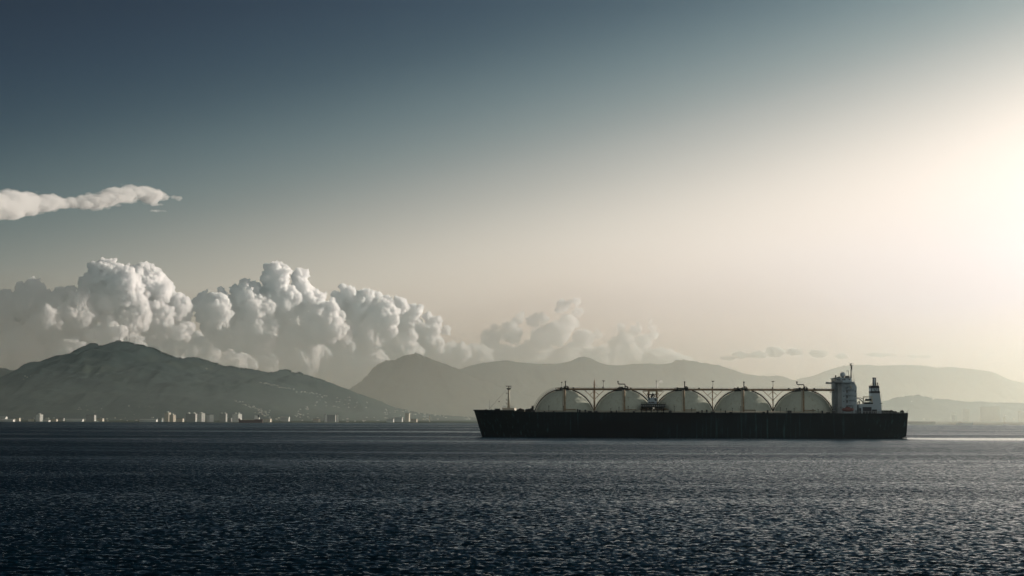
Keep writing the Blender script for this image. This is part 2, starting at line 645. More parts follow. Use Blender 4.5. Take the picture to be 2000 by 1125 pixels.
forest = link('forest', make_forest(), mat('tree_leaves', (0.011, 0.017, 0.010), 0.95, spec=0.1, var=0.5, vscale=0.05))
tag(forest, 'dark woodland covering the hills beyond the town', 'woodland', kind='stuff')

# ------------------------------------------------------------------ clouds (well beyond and above the haze)
def cloud_material(name, density, col=(1.0, 0.991, 0.972), g=0.45):
    m = bpy.data.materials.new(name)
    m.use_nodes = True
    t = m.node_tree
    t.nodes.clear()
    nb = NB(t)
    vs = nb.n('ShaderNodeVolumeScatter')
    vs.inputs['Color'].default_value = (*col, 1)
    vs.inputs['Density'].default_value = density
    vs.inputs['Anisotropy'].default_value = g
    o = nb.n('ShaderNodeOutputMaterial')
    nb.l(vs.outputs[0], o.inputs['Volume'])
    return m


def puffs(circles, dist, seed, depth=0.6, kids=9, levels=3):
    """balls of a cumulus: the given big ones, each budding smaller ones on its upper and outer side"""
    rg = np.random.default_rng(seed)
    out = []
    sc = dist / F_PX
    for c in circles:
        px, py, rx = c[0], c[1], c[2]
        ry = c[3] if len(c) > 3 else rx
        y = dist + rg.uniform(-1, 1) * rx * sc * depth
        y += (px - 400.0) * sc * (SLANT if dist > 40000 else 1.35)
        p = at(px, py, y)
        out.append((np.array(p[:]), np.array([rx * sc, (rx if len(c) < 4 else ry * 1.6) * sc, ry * sc])))
    gen = out[:]
    for lv in range(levels):
        nxt = []
        for p, r in gen:
            for _ in range(kids):
                d = rg.normal(size=3)
                d /= np.linalg.norm(d)
                d[2] = abs(d[2]) * (1 if rg.random() < 0.72 else -0.6)
                k = rg.uniform(0.26, 0.55)
                nxt.append((p + d * r * rg.uniform(0.72, 0.95), r * k))
        out += nxt
        gen = nxt
        kids = max(3, kids - 3)
    return out


_ICO = None
SLANT = 0.9          # the bank runs away to the right, its face turned to the sun


def cloud(name, circles, dist, seed, mt, voxel, disp, depth=1.0, kids=9, levels=3, stretch=1.0):
    global _ICO
    if _ICO is None:
        ib = bmesh.new()
        bmesh.ops.create_icosphere(ib, subdivisions=2, radius=1.0)
        _ICO = (np.array([v.co[:] for v in ib.verts]), np.array([[v.index for v in f.verts] for f in ib.faces]))
        ib.free()
    iv, fc = _ICO
    balls = puffs(circles, dist, seed, depth, kids, levels)
    V = np.concatenate([iv * r + p for p, r in balls])
    Fc = np.concatenate([fc + i * len(iv) for i in range(len(balls))])
    me = np_mesh(name, V, Fc)
    tmp = bpy.data.objects.new('tmp', me)
    COL.objects.link(tmp)
    md = tmp.modifiers.new('remesh', 'REMESH')
    md.mode = 'VOXEL'
    md.voxel_size = voxel
    dg = bpy.context.evaluated_depsgraph_get()
    ev = tmp.evaluated_get(dg)
    out = bpy.data.meshes.new_from_object(ev)
    bpy.data.objects.remove(tmp)
    bpy.data.meshes.remove(me)
    n = len(out.vertices)
    co = np.empty(n * 3, np.float32)
    out.vertices.foreach_get('co', co)
    co = co.reshape(-1, 3).astype(float)
    no = np.empty(n * 3, np.float32)
    out.vertices.foreach_get('normal', no)
    no = no.reshape(-1, 3)
    x, y, z = co.T
    x, y = x / stretch, y / stretch
    a = disp
    bil = np.abs(fbm(x / (a * 9), y / (a * 9), z / (a * 9), 2, seed)) * 2.0
    det = np.abs(fbm(x / (a * 3.6), y / (a * 3.6), z / (a * 3.6), 4, seed + 9, 0.6)) * 1.3
    co = co + no * ((bil - 0.35) * a * 1.6 + (det - 0.25) * a * 3.2)[:, None]
    out.vertices.foreach_set('co', co.astype(np.float32).ravel())
    out.polygons.foreach_set('use_smooth', np.ones(len(out.polygons), bool))
    out.update()
    out.name = name
    out.materials.clear()
    return link(name, out, mt)


CD = 69000.0
dense = cloud_material('cumulus_cloud', 0.020)
thin = cloud_material('thin_cloud', 0.0035)
wisp = cloud_material('wispy_cloud', 0.008, g=0.3)

tag(cloud('cumulus_cloud', [
    (208, 536, 26), (222, 545, 22), (186, 552, 24), (170, 545, 9), (270, 545, 27), (282, 560, 26), (240, 578, 40), (305, 575, 30), (318, 560, 14),
    (340, 600, 30), (362, 600, 16), (130, 592, 27), (106, 602, 26), (150, 615, 34), (200, 612, 40), (250, 615, 42), (300, 618, 38),
    (345, 620, 24), (90, 625, 22), (120, 635, 30), (180, 640, 32), (240, 645, 30), (300, 642, 28)], CD, 31, dense, 32, 88),
    'tall white cumulus cloud above the hilltop radio masts', 'cloud', 'cumulus clouds over the hills')
tag(cloud('cumulus_cloud', [
    (66, 553, 11), (72, 566, 13), (60, 585, 24), (40, 600, 24), (5, 592, 20), (8, 610, 22), (14, 640, 34), (45, 640, 28), (-30, 620, 45), (70, 660, 28), (30, 680, 40),
    (-10, 690, 40), (90, 695, 26)], CD + 2500, 32, dense, 32, 78),
    'pinkish cumulus cloud at the left edge of the sky', 'cloud', 'cumulus clouds over the hills')
tag(cloud('cumulus_cloud', [
    (213, 658, 25), (184, 663, 17), (240, 672, 20), (352, 652, 14), (370, 640, 12), (362, 660, 10), (200, 690, 30), (260, 690, 28), (130, 700, 30),
    (340, 705, 22, 9), (400, 710, 30, 8)], CD - 1500, 33, dense, 32, 64),
    'small low cumulus cloud peeking up right behind the radio mast hill', 'cloud', 'cumulus clouds over the hills')
tag(cloud('cumulus_cloud', [
    (537, 526, 14), (553, 521, 8), (541, 550, 25), (585, 545, 18), (590, 570, 22), (483, 556, 11), (455, 568, 8), (490, 568, 16), (472, 582, 22),
    (402, 585, 16), (432, 584, 16), (540, 592, 42), (480, 612, 46), (420, 612, 34), (600, 602, 36), (618, 583, 8), (560, 640, 58),
    (625, 632, 46), (500, 655, 42), (440, 650, 34)], CD, 34, dense, 32, 85),
    'broad cumulus cloud with a twin-headed tower over the saddle between the hills', 'cloud', 'cumulus clouds over the hills')
tag(cloud('cumulus_cloud', [
    (680, 577, 15), (704, 586, 22), (660, 588, 17), (734, 586, 14), (757, 590, 12), (785, 598, 16), (810, 610, 16), (833, 618, 10), (850, 632, 15),
    (872, 644, 9), (690, 622, 36), (740, 630, 40), (790, 640, 36), (832, 656, 26), (660, 656, 32), (720, 664, 30), (790, 672, 26),
    (850, 680, 22), (900, 690, 20)], CD + 1200, 35, dense, 32, 78),
    'sunlit rolling cumulus cloud above the second hill', 'cloud', 'cumulus clouds over the hills')
tag(cloud('cumulus_cloud', [
    (965, 640, 7), (1010, 626, 12), (1040, 628, 15), (1060, 622, 9), (1098, 600, 14), (1110, 592, 9), (1127, 590, 9), (1128, 610, 11), (1112, 630, 21),
    (1090, 652, 30), (1140, 662, 24), (1000, 652, 24), (960, 664, 20), (1055, 662, 26), (1165, 655, 12), (1040, 690, 28), (1110, 695, 26), (980, 690, 24)],
    CD + 4000, 36, thin, 60, 78),
    'faint cumulus cloud with a slim tower above the middle ridge', 'cloud', 'cumulus clouds over the hills')
tag(cloud('cumulus_cloud', [
    (1213, 640, 11), (1240, 645, 13), (1272, 627, 6), (1275, 642, 9), (1278, 656, 12), (1220, 662, 20), (1258, 668, 20), (1200, 675, 16)],
    CD + 4500, 37, thin, 60, 64),
    'palest small cumulus cloud over the third tank of the ship', 'cloud', 'cumulus clouds over the hills')
tag(cloud('cloud_bank', [(880 + i * 34 + (i * 37 % 19), 690 + (i * 53 % 23), 34 + (i * 29 % 17), 24 + (i * 17 % 11)) for i in range(14)], CD + 7000, 45, thin, 70, 60, kids=7, levels=2),
    'faint low cloud bank behind the centre ridge over the ship\'s forward tanks', 'cloud')
tag(cloud('stratus_cloud', [
    (1450, 694, 22, 7), (1480, 693, 22, 8), (1512, 688, 22, 10), (1552, 688, 20, 9), (1600, 690, 22, 7), (1640, 696, 22, 4), (1420, 700, 18, 5),
    (1720, 694, 40, 4), (1790, 697, 30, 3)],
    CD + 4000, 38, dense, 60, 57),
    'flat faint cloud low over the ridge behind the ship\'s stern', 'cloud')
_top = [(-40, 372), (0, 377), (12, 373), (25, 374), (40, 379), (52, 375), (68, 376), (80, 383), (92, 378), (104, 382), (110, 388), (130, 385), (160, 383),
        (190, 379), (205, 372), (220, 366), (232, 361), (245, 363), (260, 362), (275, 363), (290, 364.5), (305, 371), (320, 379), (340, 383.5), (362, 387.5)]
_bot = [(-40, 430), (0, 427), (20, 427), (40, 424), (60, 419), (80, 416), (100, 410), (130, 407), (160, 408), (190, 407), (215, 405), (232, 399), (255, 394),
        (275, 391), (290, 397), (302, 399), (310, 391), (330, 389.5), (362, 388.6)]
_rw = random.Random(8)
flat = []
for _ in range(330):
    cx_ = _rw.uniform(-40, 358)
    t_, b_ = (float(np.interp(cx_, *zip(*o_))) for o_ in (_top, _bot))
    hh = max(0.6, (b_ - t_) / 2)
    ry_ = min(hh * 0.92, max(0.6, hh * _rw.uniform(0.22, 0.62)))
    flat.append((cx_, _rw.uniform(t_ + ry_, b_ - ry_), min(ry_ * _rw.uniform(1.6, 3.4), 26), ry_))
for _ in range(70):                                       # torn fringes along its edges
    cx_ = _rw.uniform(-40, 350)
    e_ = float(np.interp(cx_, *zip(*(_top if _rw.random() < 0.45 else _bot))))
    flat.append((cx_, e_ + _rw.uniform(-2.0, 2.0), _rw.uniform(6, 20), _rw.uniform(0.6, 1.5)))
tag(cloud('stratus_cloud', flat, 26000.0, 39, wisp, 15, 13, depth=0.35, kids=0, levels=0, stretch=2.4),
    'bright flat wind-drawn cloud alone high at the left', 'cloud')
tag(cloud('stratus_cloud', [(300, 412, 8, 1.6), (310, 412, 12, 1.8), (320, 412.5, 8, 1.2)], 26000.0, 40, wisp, 14, 6, depth=0.4, kids=4, levels=1, stretch=3.0),
    'tiny streak of cloud under the tip of the flat high cloud', 'cloud')

tag(cloud('cloud_bank', [(x, 722 + 12 * math.sin(x * 0.03), 62) for x in range(-60, 980, 70)], CD + 15000, 44, dense, 80, 85, kids=6, levels=2),
    'long grey cloud bank lying low behind the cumulus and the hills', 'cloud')

# ------------------------------------------------------------------ haze
HZ = MB().box(-33000, 36000, -300, 53500, -10.5, 2300.0).build('haze')
hm = bpy.data.materials.new('sea_haze')
hm.use_nodes = True
hm.node_tree.nodes.clear()
hb = NB(hm.node_tree)
pv = hb.n('ShaderNodeVolumePrincipled')
pv.inputs['Color'].default_value = (0.74, 0.95, 0.98, 1)
pv.inputs['Density'].default_value = 1.65e-5
pv.inputs['Anisotropy'].default_value = 0.82
ho = hb.n('ShaderNodeOutputMaterial')
hb.l(pv.outputs[0], ho.inputs['Volume'])
HZ.data.materials.append(hm)
tag(HZ, kind='stuff')

# mist: one bank along the shore, thicker to the right, and one in the valleys behind the first hill
def mist_mesh(yf, yb, top_h, power):
    lv = np.linspace(0, 1, 14)
    xs = np.linspace(-30000, 33000, 64)
    vs, fs = [], []
    for x in xs:
        top = top_h * (1 + 0.12 * math.sin(x / 3100.0) + 0.08 * math.sin(x / 1300.0 + 1))
        f, k = yf(x), yb(x)
        c = 0.55 * f + 0.45 * k
        prof = [(c - (c - f) * (1 - t) ** power, 0.5 + t * top) for t in lv] + [(c + (k - c) * (1 - t) ** power, 0.5 + t * top) for t in lv[-2::-1]]
        vs += [(x, y, z) for y, z in prof]
    m = len(prof)
    for i in range(len(xs) - 1):
        for j in range(m):
            k = (j + 1) % m
            fs.append((i * m + j, (i + 1) * m + j, (i + 1) * m + k, i * m + k))
    fs.append(tuple(range(m)))
    fs.append(tuple((len(xs) - 1) * m + j for j in range(m - 1, -1, -1)))
    w = MB()
    w.add(vs, fs)
    return w


def mist(density, col, label, *shape):
    o = mist_mesh(*shape).build('mist')
    mm = hm.copy()
    mm.name = 'mist'
    pn = mm.node_tree.nodes['Principled Volume']
    pn.inputs['Density'].default_value = density
    pn.inputs['Color'].default_value = (*col, 1)
    o.data.materials.append(mm)
    tag(o, label, 'mist', kind='stuff')


def ease(x, a, c):
    t = min(1.0, max(0.0, (x - a) / (c - a)))
    return t * t * (3 - 2 * t)


mist(8.0e-5, (0.92, 0.965, 0.88), 'pale mist lying along the shore at the foot of the hills', lambda x: 7700 - 3400 * ease(x, 600, 1900), lambda x: 14500, 620.0, 1.5)
mist(8.0e-5, (1.0, 0.81, 0.63), 'pale mist filling the valleys behind the left hill', lambda x: 18300, lambda x: 26500, 2250.0, 1.0)


def low_bank(x):
    return ease(x, 700, 1500)


mist(7e-5, (1.0, 0.88, 0.74), 'low warm mist veiling the right shore', lambda x: 7600 - 4300 * low_bank(x) - 30, lambda x: 7600, 330.0, 1.3)
mist(2.4e-4, (1.0, 0.88, 0.74), 'far mist under the cloud bank behind all the hills', lambda x: 49600, lambda x: 53300, 4300.0, 1.0)

# ------------------------------------------------------------------ the gas carrier
def hull_material():
    m = bpy.data.materials.new('hull_paint')
    m.use_nodes = True
    nb = NB(m.node_tree)
    p = m.node_tree.nodes['Principled BSDF']
    t = nb.n('ShaderNodeTexCoord')
    pos = t.outputs['Object']
    streak = nb.noise(nb.mapping(pos, (0.55, 0.55, 0.03)), 1.0, 5.0, 0.65)
    patch = nb.noise(nb.mapping(pos, (0.022, 0.02, 0.05)), 1.0, 3.0, 0.5)
    plate = nb.n('ShaderNodeTexBrick')
    nb.l(nb.mapping(pos, (0.085, 0.085, 0.085), rot=(R(90), 0, 0)), plate.inputs['Vector'])
    plate.inputs['Scale'].default_value = 1.0
    plate.inputs['Mortar Size'].default_value = 0.006
    plate.inputs['Color1'].default_value = (1, 1, 1, 1)
    plate.inputs['Color2'].default_value = (0.86, 0.86, 0.86, 1)
    plate.inputs['Mortar'].default_value = (1.5, 1.5, 1.5, 1)
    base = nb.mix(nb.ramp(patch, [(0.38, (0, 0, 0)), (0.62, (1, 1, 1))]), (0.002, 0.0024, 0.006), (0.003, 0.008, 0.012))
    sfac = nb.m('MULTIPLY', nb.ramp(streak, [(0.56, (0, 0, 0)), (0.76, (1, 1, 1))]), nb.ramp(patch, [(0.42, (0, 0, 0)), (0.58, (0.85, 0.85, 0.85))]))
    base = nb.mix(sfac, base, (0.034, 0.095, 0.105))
    base = nb.mix(1.0, base, plate.outputs['Color'], 'MULTIPLY')
    nb.l(base, p.inputs['Base Color'])
    p.inputs['Roughness'].default_value = 0.75
    p.inputs['Specular IOR Level'].default_value = 0.12
    return m


def dome_material():
    m = bpy.data.materials.new('tank_cover_paint')
    m.use_nodes = True
    nb = NB(m.node_tree)
    p = m.node_tree.nodes['Principled BSDF']
    t = nb.n('ShaderNodeTexCoord')
    pos = t.outputs['Object']
    run = nb.noise(nb.mapping(pos, (0.8, 0.8, 0.06)), 1.0, 5.0, 0.6)
    spot = nb.noise(pos, 0.12, 5.0, 0.6)
    c = nb.mix(nb.ramp(run, [(0.52, (0, 0, 0)), (0.75, (1, 1, 1))]), (0.43, 0.445, 0.375), (0.31, 0.29, 0.22))
    c = nb.mix(nb.ramp(spot, [(0.35, (0.3, 0.3, 0.3)), (0.65, (0, 0, 0))]), c, (0.37, 0.395, 0.345))
    nb.l(c, p.inputs['Base Color'])
    p.inputs['Roughness'].default_value = 0.9
    p.inputs['Specular IOR Level'].default_value = 0.04
    # plates dished a little between their ribs
    bn = nb.n('ShaderNodeBump')
    bn.inputs['Strength'].default_value = 0.45
    bn.inputs['Distance'].default_value = 0.9
    nb.l(nb.noise(nb.mapping(pos, (0.35, 0.35, 0.2)), 1.0, 3.0, 0.5), bn.inputs['Height'])
    nb.l(bn.outputs[0], p.inputs['Normal'])
    return m


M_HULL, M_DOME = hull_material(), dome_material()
M_DECK = mat('deck_paint', (0.05, 0.035, 0.028), 0.85, var=0.4, vscale=0.3)
M_DARK = mat('dark_steel', (0.018, 0.017, 0.016), 0.7, spec=0.2, var=0.4, vscale=0.8)
M_RUST = mat('weathered_cream_pipe', (0.25, 0.175, 0.10), 0.7, var=0.45, vscale=0.45)
M_BROWN = mat('rusty_beam', (0.16, 0.10, 0.055), 0.8, var=0.5, vscale=0.3)
M_WHITE = mat('ship_white_paint', (0.34, 0.40, 0.44), 0.7, spec=0.1, var=0.04, vscale=0.08)
M_CREAM = mat('cream_paint', (0.42, 0.375, 0.29), 0.6, var=0.15, vscale=0.3)
M_GLASS = mat('dark_window_glass', (0.01, 0.012, 0.014), 0.12, spec=0.6)
M_RED = mat('lifeboat_paint', (0.15, 0.040, 0.034), 0.5, var=0.15, vscale=0.5)
M_BAND = mat('funnel_dark_band', (0.012, 0.012, 0.022), 0.6)
M_GREY = mat('grey_paint', (0.20, 0.215, 0.22), 0.6, var=0.2, vscale=0.3)
M_ROPE = mat('wire_rope', (0.03, 0.03, 0.03), 0.8)

SD = 1052.0
ship = empty('gas_carrier', ((1349 - 1000) / F_PX * SD, SD, 0.0))
ship.rotation_euler = (0, R(0.10), R(-4.0))
tag(ship, 'long dark hulled gas carrier ship with five white domed tanks', 'ship')
SHIP_M = Matrix.Translation(ship.location) @ ship.rotation_euler.to_matrix().to_4x4()
SHIP_I = SHIP_M.inverted()
CAM_L = SHIP_I @ Vector((0, 0, CAM_H))


def L(px, py, yl=0.0):
    """ship-frame point seen at a photo pixel, on the ship's fore-and-aft plane yl"""
    d = SHIP_I.to_3x3() @ ray(px, py)
    t = (yl - CAM_L.y) / d.y
    return CAM_L + d * t


def pbox(mb, px0, px1, py0, py1, yn, yf):
    a, c = L(px0, py1, yn), L(px1, py0, yn)
    return mb.box(a.x, c.x, yn, yf, a.z, c.z)


def part(name, mb, mt, parent=None, label=None):
    o = mb.build(name, mt, parent or ship)
    if label:
        o['label'] = label
    return o


def rail(mb, pts, h=1.1, every=2.2, r=0.05, bars=2):
    """a guard rail along points"""
    pts = [Vector(p) for p in pts]
    for a, c in zip(pts[:-1], pts[1:]):
        n = max(1, int((c - a).length / every))
        for i in range(n + 1):
            q = a.lerp(c, i / n)
            mb.tube([q, q + Vector((0, 0, h))], r, 4)
        for k in range(bars):
            up = Vector((0, 0, h * (k + 1) / bars))
            mb.tube([a + up, c + up], r, 4)


# --- hull
DECK_Z = L(1350, 806.0, -22).z
BOW_Z = L(926, 800.3, 0).z
x_bow, x_wl = L(925.5, 800, 0).x, L(941.0, 851, 0).x
x_st = L(1773.3, 808, -17).x
HB = 22.0


def sheer(x):
    return DECK_Z + max(0.0, (-x - 95.0) / 50.0) ** 1.5 * 0.6


def hull_mesh():
    ns, ntt = 90, 16
    sv = np.concatenate([np.linspace(0, 0.35, 46) ** 1.0, np.linspace(0.36, 0.8, 18), np.linspace(0.81, 1, 26)])
    ns = len(sv)
    rows = []
    for s in sv:
        row = []
        for j in range(ntt + 1):
            t = j / ntt
            zt = -4.0 + t * (DECK_Z + 4.0)
            stem = x_wl + (x_bow - x_wl) * (zt / BOW_Z)
            x = stem + s * (x_st - stem)
            top = sheer(x)
            # counter: the bottom lifts out of the water under the stern
            zb = -4.0 + max(0.0, (x - (x_st - 9.0)) / 9.0) ** 0.7 * 5.6
            z = zb + t * (top - zb)
            stem = x_wl + (x_bow - x_wl) * (z / BOW_Z)
            x = stem + s * (x_st - stem)
            h = min(1.0, max(0.0, z / DECK_Z))
            le = 78.0 - 34.0 * h
            d = min(1.0, (x - stem) / le)
            f = (1 - (1 - d) ** 2.3) ** (0.95 - 0.2 * h)
            da = min(1.0, max(0.0, (x_st - x) / (52.0 - 26 * h)))
            fa = (0.42 + 0.38 * h) + (0.58 - 0.38 * h) * (1 - (1 - da) ** 2)
            row.append((x, HB * min(f, fa) + 0.12, z))
        rows.append(row)
    vs, fs = [], []
    m = ntt + 1
    for side in (-1, 1):
        o = len(vs)
        for row in rows:
            vs += [(x, side * bb, z) for x, bb, z in row]
        for i in range(ns - 1):
            for j in range(ntt):
                q = (o + i * m + j, o + (i + 1) * m + j, o + (i + 1) * m + j + 1, o + i * m + j + 1)
                fs.append(q if side < 0 else q[::-1])
    o2 = ns * m
    for j in range(ntt):                                   # stem and transom
        fs.append((j, j + 1, o2 + j + 1, o2 + j)[::-1])
        e = (ns - 1) * m
        fs.append((e + j, e + j + 1, o2 + e + j + 1, o2 + e + j))
    for i in range(ns - 1):                                # bottom
        fs.append((i * m, o2 + i * m, o2 + (i + 1) * m, (i + 1) * m))
    mb = MB()
    mb.add(vs, fs, True)
    return mb, rows


hmb, HROWS = hull_mesh()
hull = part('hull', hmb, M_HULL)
mdh = hull.modifiers.new('edges', 'EDGE_SPLIT')
mdh.split_angle = R(35)
dk = MB()
dv = []
for row in HROWS:
    x, bb, z = row[-1]
    dv += [(x, -bb + 0.02, z - 0.25), (x, bb - 0.02, z - 0.25)]
dk.add(dv, [(2 * i, 2 * i + 2, 2 * i + 3, 2 * i + 1) for i in range(len(HROWS) - 1)])
part('deck', dk, M_DECK)


def half_breadth(x):
    return float(np.interp(x, [r[-1][0] for r in HROWS], [r[-1][1] for r in HROWS]))


# forecastle bulwark: the raised dark plating round the bow
fb = MB()
xe = L(1006, 801, -21).x
xs = [x for x in np.linspace(x_bow, xe, 26)]
for side in (-1, 1):
    lo = [(x, side * max(0.1, half_breadth(x)), sheer(x) - 0.1) for x in xs]
    hi = [(x - (0.55 if i == 0 else 0.2), side * (max(0.1, half_breadth(x)) + 0.12), BOW_Z + 0.05 - 0.35 * (i / 25)) for i, x in enumerate(xs)]
    inn = [(x, y - side * 0.35, z) for x, y, z in hi]
    n = len(xs)
    fcs = []
    for i in range(n - 1):
        q = (i, i + 1, n + i + 1, n + i)
        k = (n + i, n + i + 1, 2 * n + i + 1, 2 * n + i)
        fcs += [q if side < 0 else q[::-1], k if side < 0 else k[::-1]]
    fb.add(lo + hi + inn, fcs, True)
part('bulwark', fb, M_HULL)

# dark fender line along the deck edge, scuppers and guard rail
for side in (-1, 1):
    dr = MB()
    pts = [(r[-1][0], side * (r[-1][1] - 0.1), r[-1][2] - 0.2) for r in HROWS[18:]]
    rail(dr, pts, 1.1, 3.2, 0.05, 2)
    part('deck_rail', dr, M_GREY)

# rudder head and the foot of the stern just above the water
rd = MB()
a, c = L(1752, 853.8, 0), L(1772, 855.6, 0)
rd.prism([(a.x, -1.5), (c.x, -1.5), (c.x - 0.4, 0.9), (a.x + 4.0, 0.5)], -0.7, 0.7)
part('rudder', rd, M_DARK)

# --- the five tanks
TANK_PX = [1102.0, 1218.5, 1335.0, 1451.0, 1568.5]
A_R, A_H = 19.35, 15.3
SPH = (A_R ** 2 + A_H ** 2) / (2 * A_H)
tank_x = [L(px, 800, 0).x for px in TANK_PX]


def sph(c, ang, elv, r):
    """point on a tank cover: ang measured from -y (towards the viewer) to +x"""
    return Vector((c.x + r * math.cos(elv) * math.sin(ang), c.y - r * math.cos(elv) * math.cos(ang), c.z + r * math.sin(elv)))


for k, tx in enumerate(tank_x):
    z0 = DECK_Z - 0.3
    cc = Vector((tx, 0, z0 + A_H - SPH))
    e0 = math.asin((z0 - cc.z) / SPH)
    prof = [(SPH * math.cos(e0 + (math.pi / 2 - e0) * i / 30) + 1e-3, cc.z + SPH * math.sin(e0 + (math.pi / 2 - e0) * i / 30)) for i in range(31)]
    mb = MB()
    mb.lathe([(A_R + 0.25, z0), (A_R + 0.25, z0 + 0.9), (prof[1][0] + 0.02, z0 + 1.0)] + prof[1:], (tx, 0), 96)
    tank = part('tank_cover', mb, M_DOME)
    face = math.atan2(CAM_L.x - tx, -(CAM_L.y))      # towards the viewer's side
    top = cc + Vector((0, 0, SPH))
    # pipe casing down the front: a pale box half and a rusty half
    for off, mt, rr, nm in ((-0.030, M_CREAM, 0.42, 'cable_duct'), (0.022, M_RUST, 0.5, 'drain_pipe')):
        q = MB()
        pts = [sph(cc, face + off / max(0.12, math.cos(e)), e, SPH + 0.3) for e in np.linspace(1.38, e0 + 0.02, 26)]
        q.tube(pts, rr, 6)
        if nm == 'drain_pipe':
            p = pts[-1]
            run = [p + Vector((0, -0.3, 0.9))] + [sph(cc, face + t, e0 + 0.10, SPH + 0.8) for t in np.linspace(0.05, 0.42, 8)]
            q.tube(run, 0.28, 6)
        part(nm, q, mt, tank)
    # walkway rails curving up both flanks
    for s in (-1, 1):
        q = MB()
        az_ = face + s * math.pi / 2
        pts = [sph(cc, az_, e, SPH + 0.55) for e in np.linspace(e0, 1.30, 24)]
        q.tube(pts, 0.42, 6)
        pts2 = [sph(cc, az_, e, SPH + 1.25) for e in np.linspace(e0, 1.30, 24)]
        q.tube(pts2, 0.06, 4)
        for i in range(0, 24, 2):
            q.tube([pts[i] - (pts2[i] - pts[i]) * 0.8, pts2[i]], 0.07, 4)
        part('walkway_rail', q, M_DARK, tank)
    # crown platform with valves
    q = MB()
    zt = top.z
    q.lathe([(4.6, zt - 0.9), (4.6, zt + 0.35), (0.01, zt + 0.35)], (tx - 1.2, 0), 20, smooth=False)
    rail(q, [(tx - 5.9, -3.0, zt + 0.35), (tx + 1.6, -4.2, zt + 0.35), (tx + 3.0, 0, zt + 0.35), (tx + 1.6, 4.2, zt + 0.35), (tx - 5.9, 3.0, zt + 0.35), (tx - 5.9, -3.0, zt + 0.35)], 1.1, 1.6, 0.07)
    part('crown_platform', q, M_DARK, tank)
    q = MB()
    rr = random.Random(50 + k)
    for i in range(11):
        bx_ = tx - 4.4 + 7.2 * rr.random()
        by_ = rr.uniform(-3.2, 2.5)
        w, hgt = rr.uniform(0.35, 0.9), rr.uniform(0.7, 2.3)
        if i % 2:
            q.box(bx_ - w, bx_ + w, by_ - w, by_ + w, zt + 0.30, zt + 0.3 + hgt * 0.8)
        else:
            q.lathe([(w * 0.5, zt + 0.3), (w * 0.5, zt + hgt), (w * 0.85, zt + hgt), (w * 0.85, zt + hgt + 0.25), (0.01, zt + hgt + 0.3)], (bx_, by_), 8)
    q.tube([(tx - 4.5, -1.5, zt + 1.1), (tx + 2.2, -1.5, zt + 1.1), (tx + 3.0, -1.2, zt + 0.7)], 0.32, 6)
    part('valve', q, M_DARK, tank)
    # loop pipe
    q = MB()
    lx, lz = tx + 1.9, zt + 1.55
    loop = [(lx - 1.2, -0.6, lz - 0.85), (lx, -0.6, lz - 0.85)] + [(lx + 0.95 * math.sin(t) * 0.9, -0.6, lz - 0.85 * math.cos(t)) for t in np.linspace(0.2, math.pi - 0.1, 9)] + [(lx - 1.2, -0.6, lz + 0.85)]
    q.tube(loop, 0.30, 7)
    part('loop_pipe', q, M_DARK, tank)
    # vent mast: straight, or bent like a chimney on the second and fifth tank
    q = MB()
    mx = tx + 0.8
    hz = zt + 5.9
    if k in (1, 4):
        pts = [(mx, 0, zt + 0.3), (mx, 0, zt + 3.5), (mx - 0.15, 0, zt + 3.85), (mx - 0.5, 0, zt + 4.0), (mx - 4.1, 0, zt + 4.0), (mx - 4.5, 0, zt + 4.15), (mx - 4.65, 0, zt + 4.5), (mx - 4.65, 0, hz + 0.1)]
        q.tube(pts, 0.34, 8)
        q.lathe([(0.34, hz - 0.6), (0.55, hz - 0.5), (0.55, hz + 0.15), (0.01, hz + 0.2)], (mx - 4.65, 0), 8)
        q.tube([(mx - 3.4, 0, zt + 0.3), (mx - 3.4, 0, zt + 4.0)], 0.09, 4)
    else:
        q.tube([(mx, 0, zt + 0.3), (mx, 0, hz)], 0.36, 8, 0.32)
        q.lathe([(0.36, hz - 0.8), (0.52, hz - 0.7), (0.52, hz), (0.01, hz + 0.05)], (mx, 0), 8)
    part('vent_mast', q, M_DARK, tank)
    q = MB()
    if k == 0:
        q.tube([(tx - 1.7, 0, zt + 0.3), (tx - 1.7, 0, zt + 4.9)], 0.10, 5)
        q.lathe([(0.12, zt + 4.6), (0.65, zt + 5.0), (0.65, zt + 5.25), (0.01, zt + 5.3)], (tx - 1.7, 0), 8)
        part('lamp_mast', q, M_DARK, tank)

# inclined stairway up the fore side of the first tank
q = MB()
s0, s1 = L(1047.5, 795, -4), L(1081, 757.5, -2)
for y in (-4.6, -3.6):
    pts = [Vector((tank_x[0] - (SPH + 1.4) * math.cos(e) , y, (DECK_Z - 0.3 + A_H - SPH) + (SPH + 1.4) * math.sin(e))) for e in np.linspace(0.36, 1.25, 16)]
    q.tube(pts, 0.13, 4)
    q.tube([p + Vector((-0.5, 0, 0.9)) for p in pts], 0.07, 4)
    for p in pts:
        q.tube([p, p + Vector((-0.5, 0, 0.9))], 0.06, 4)
part('stairway', q, M_DARK)

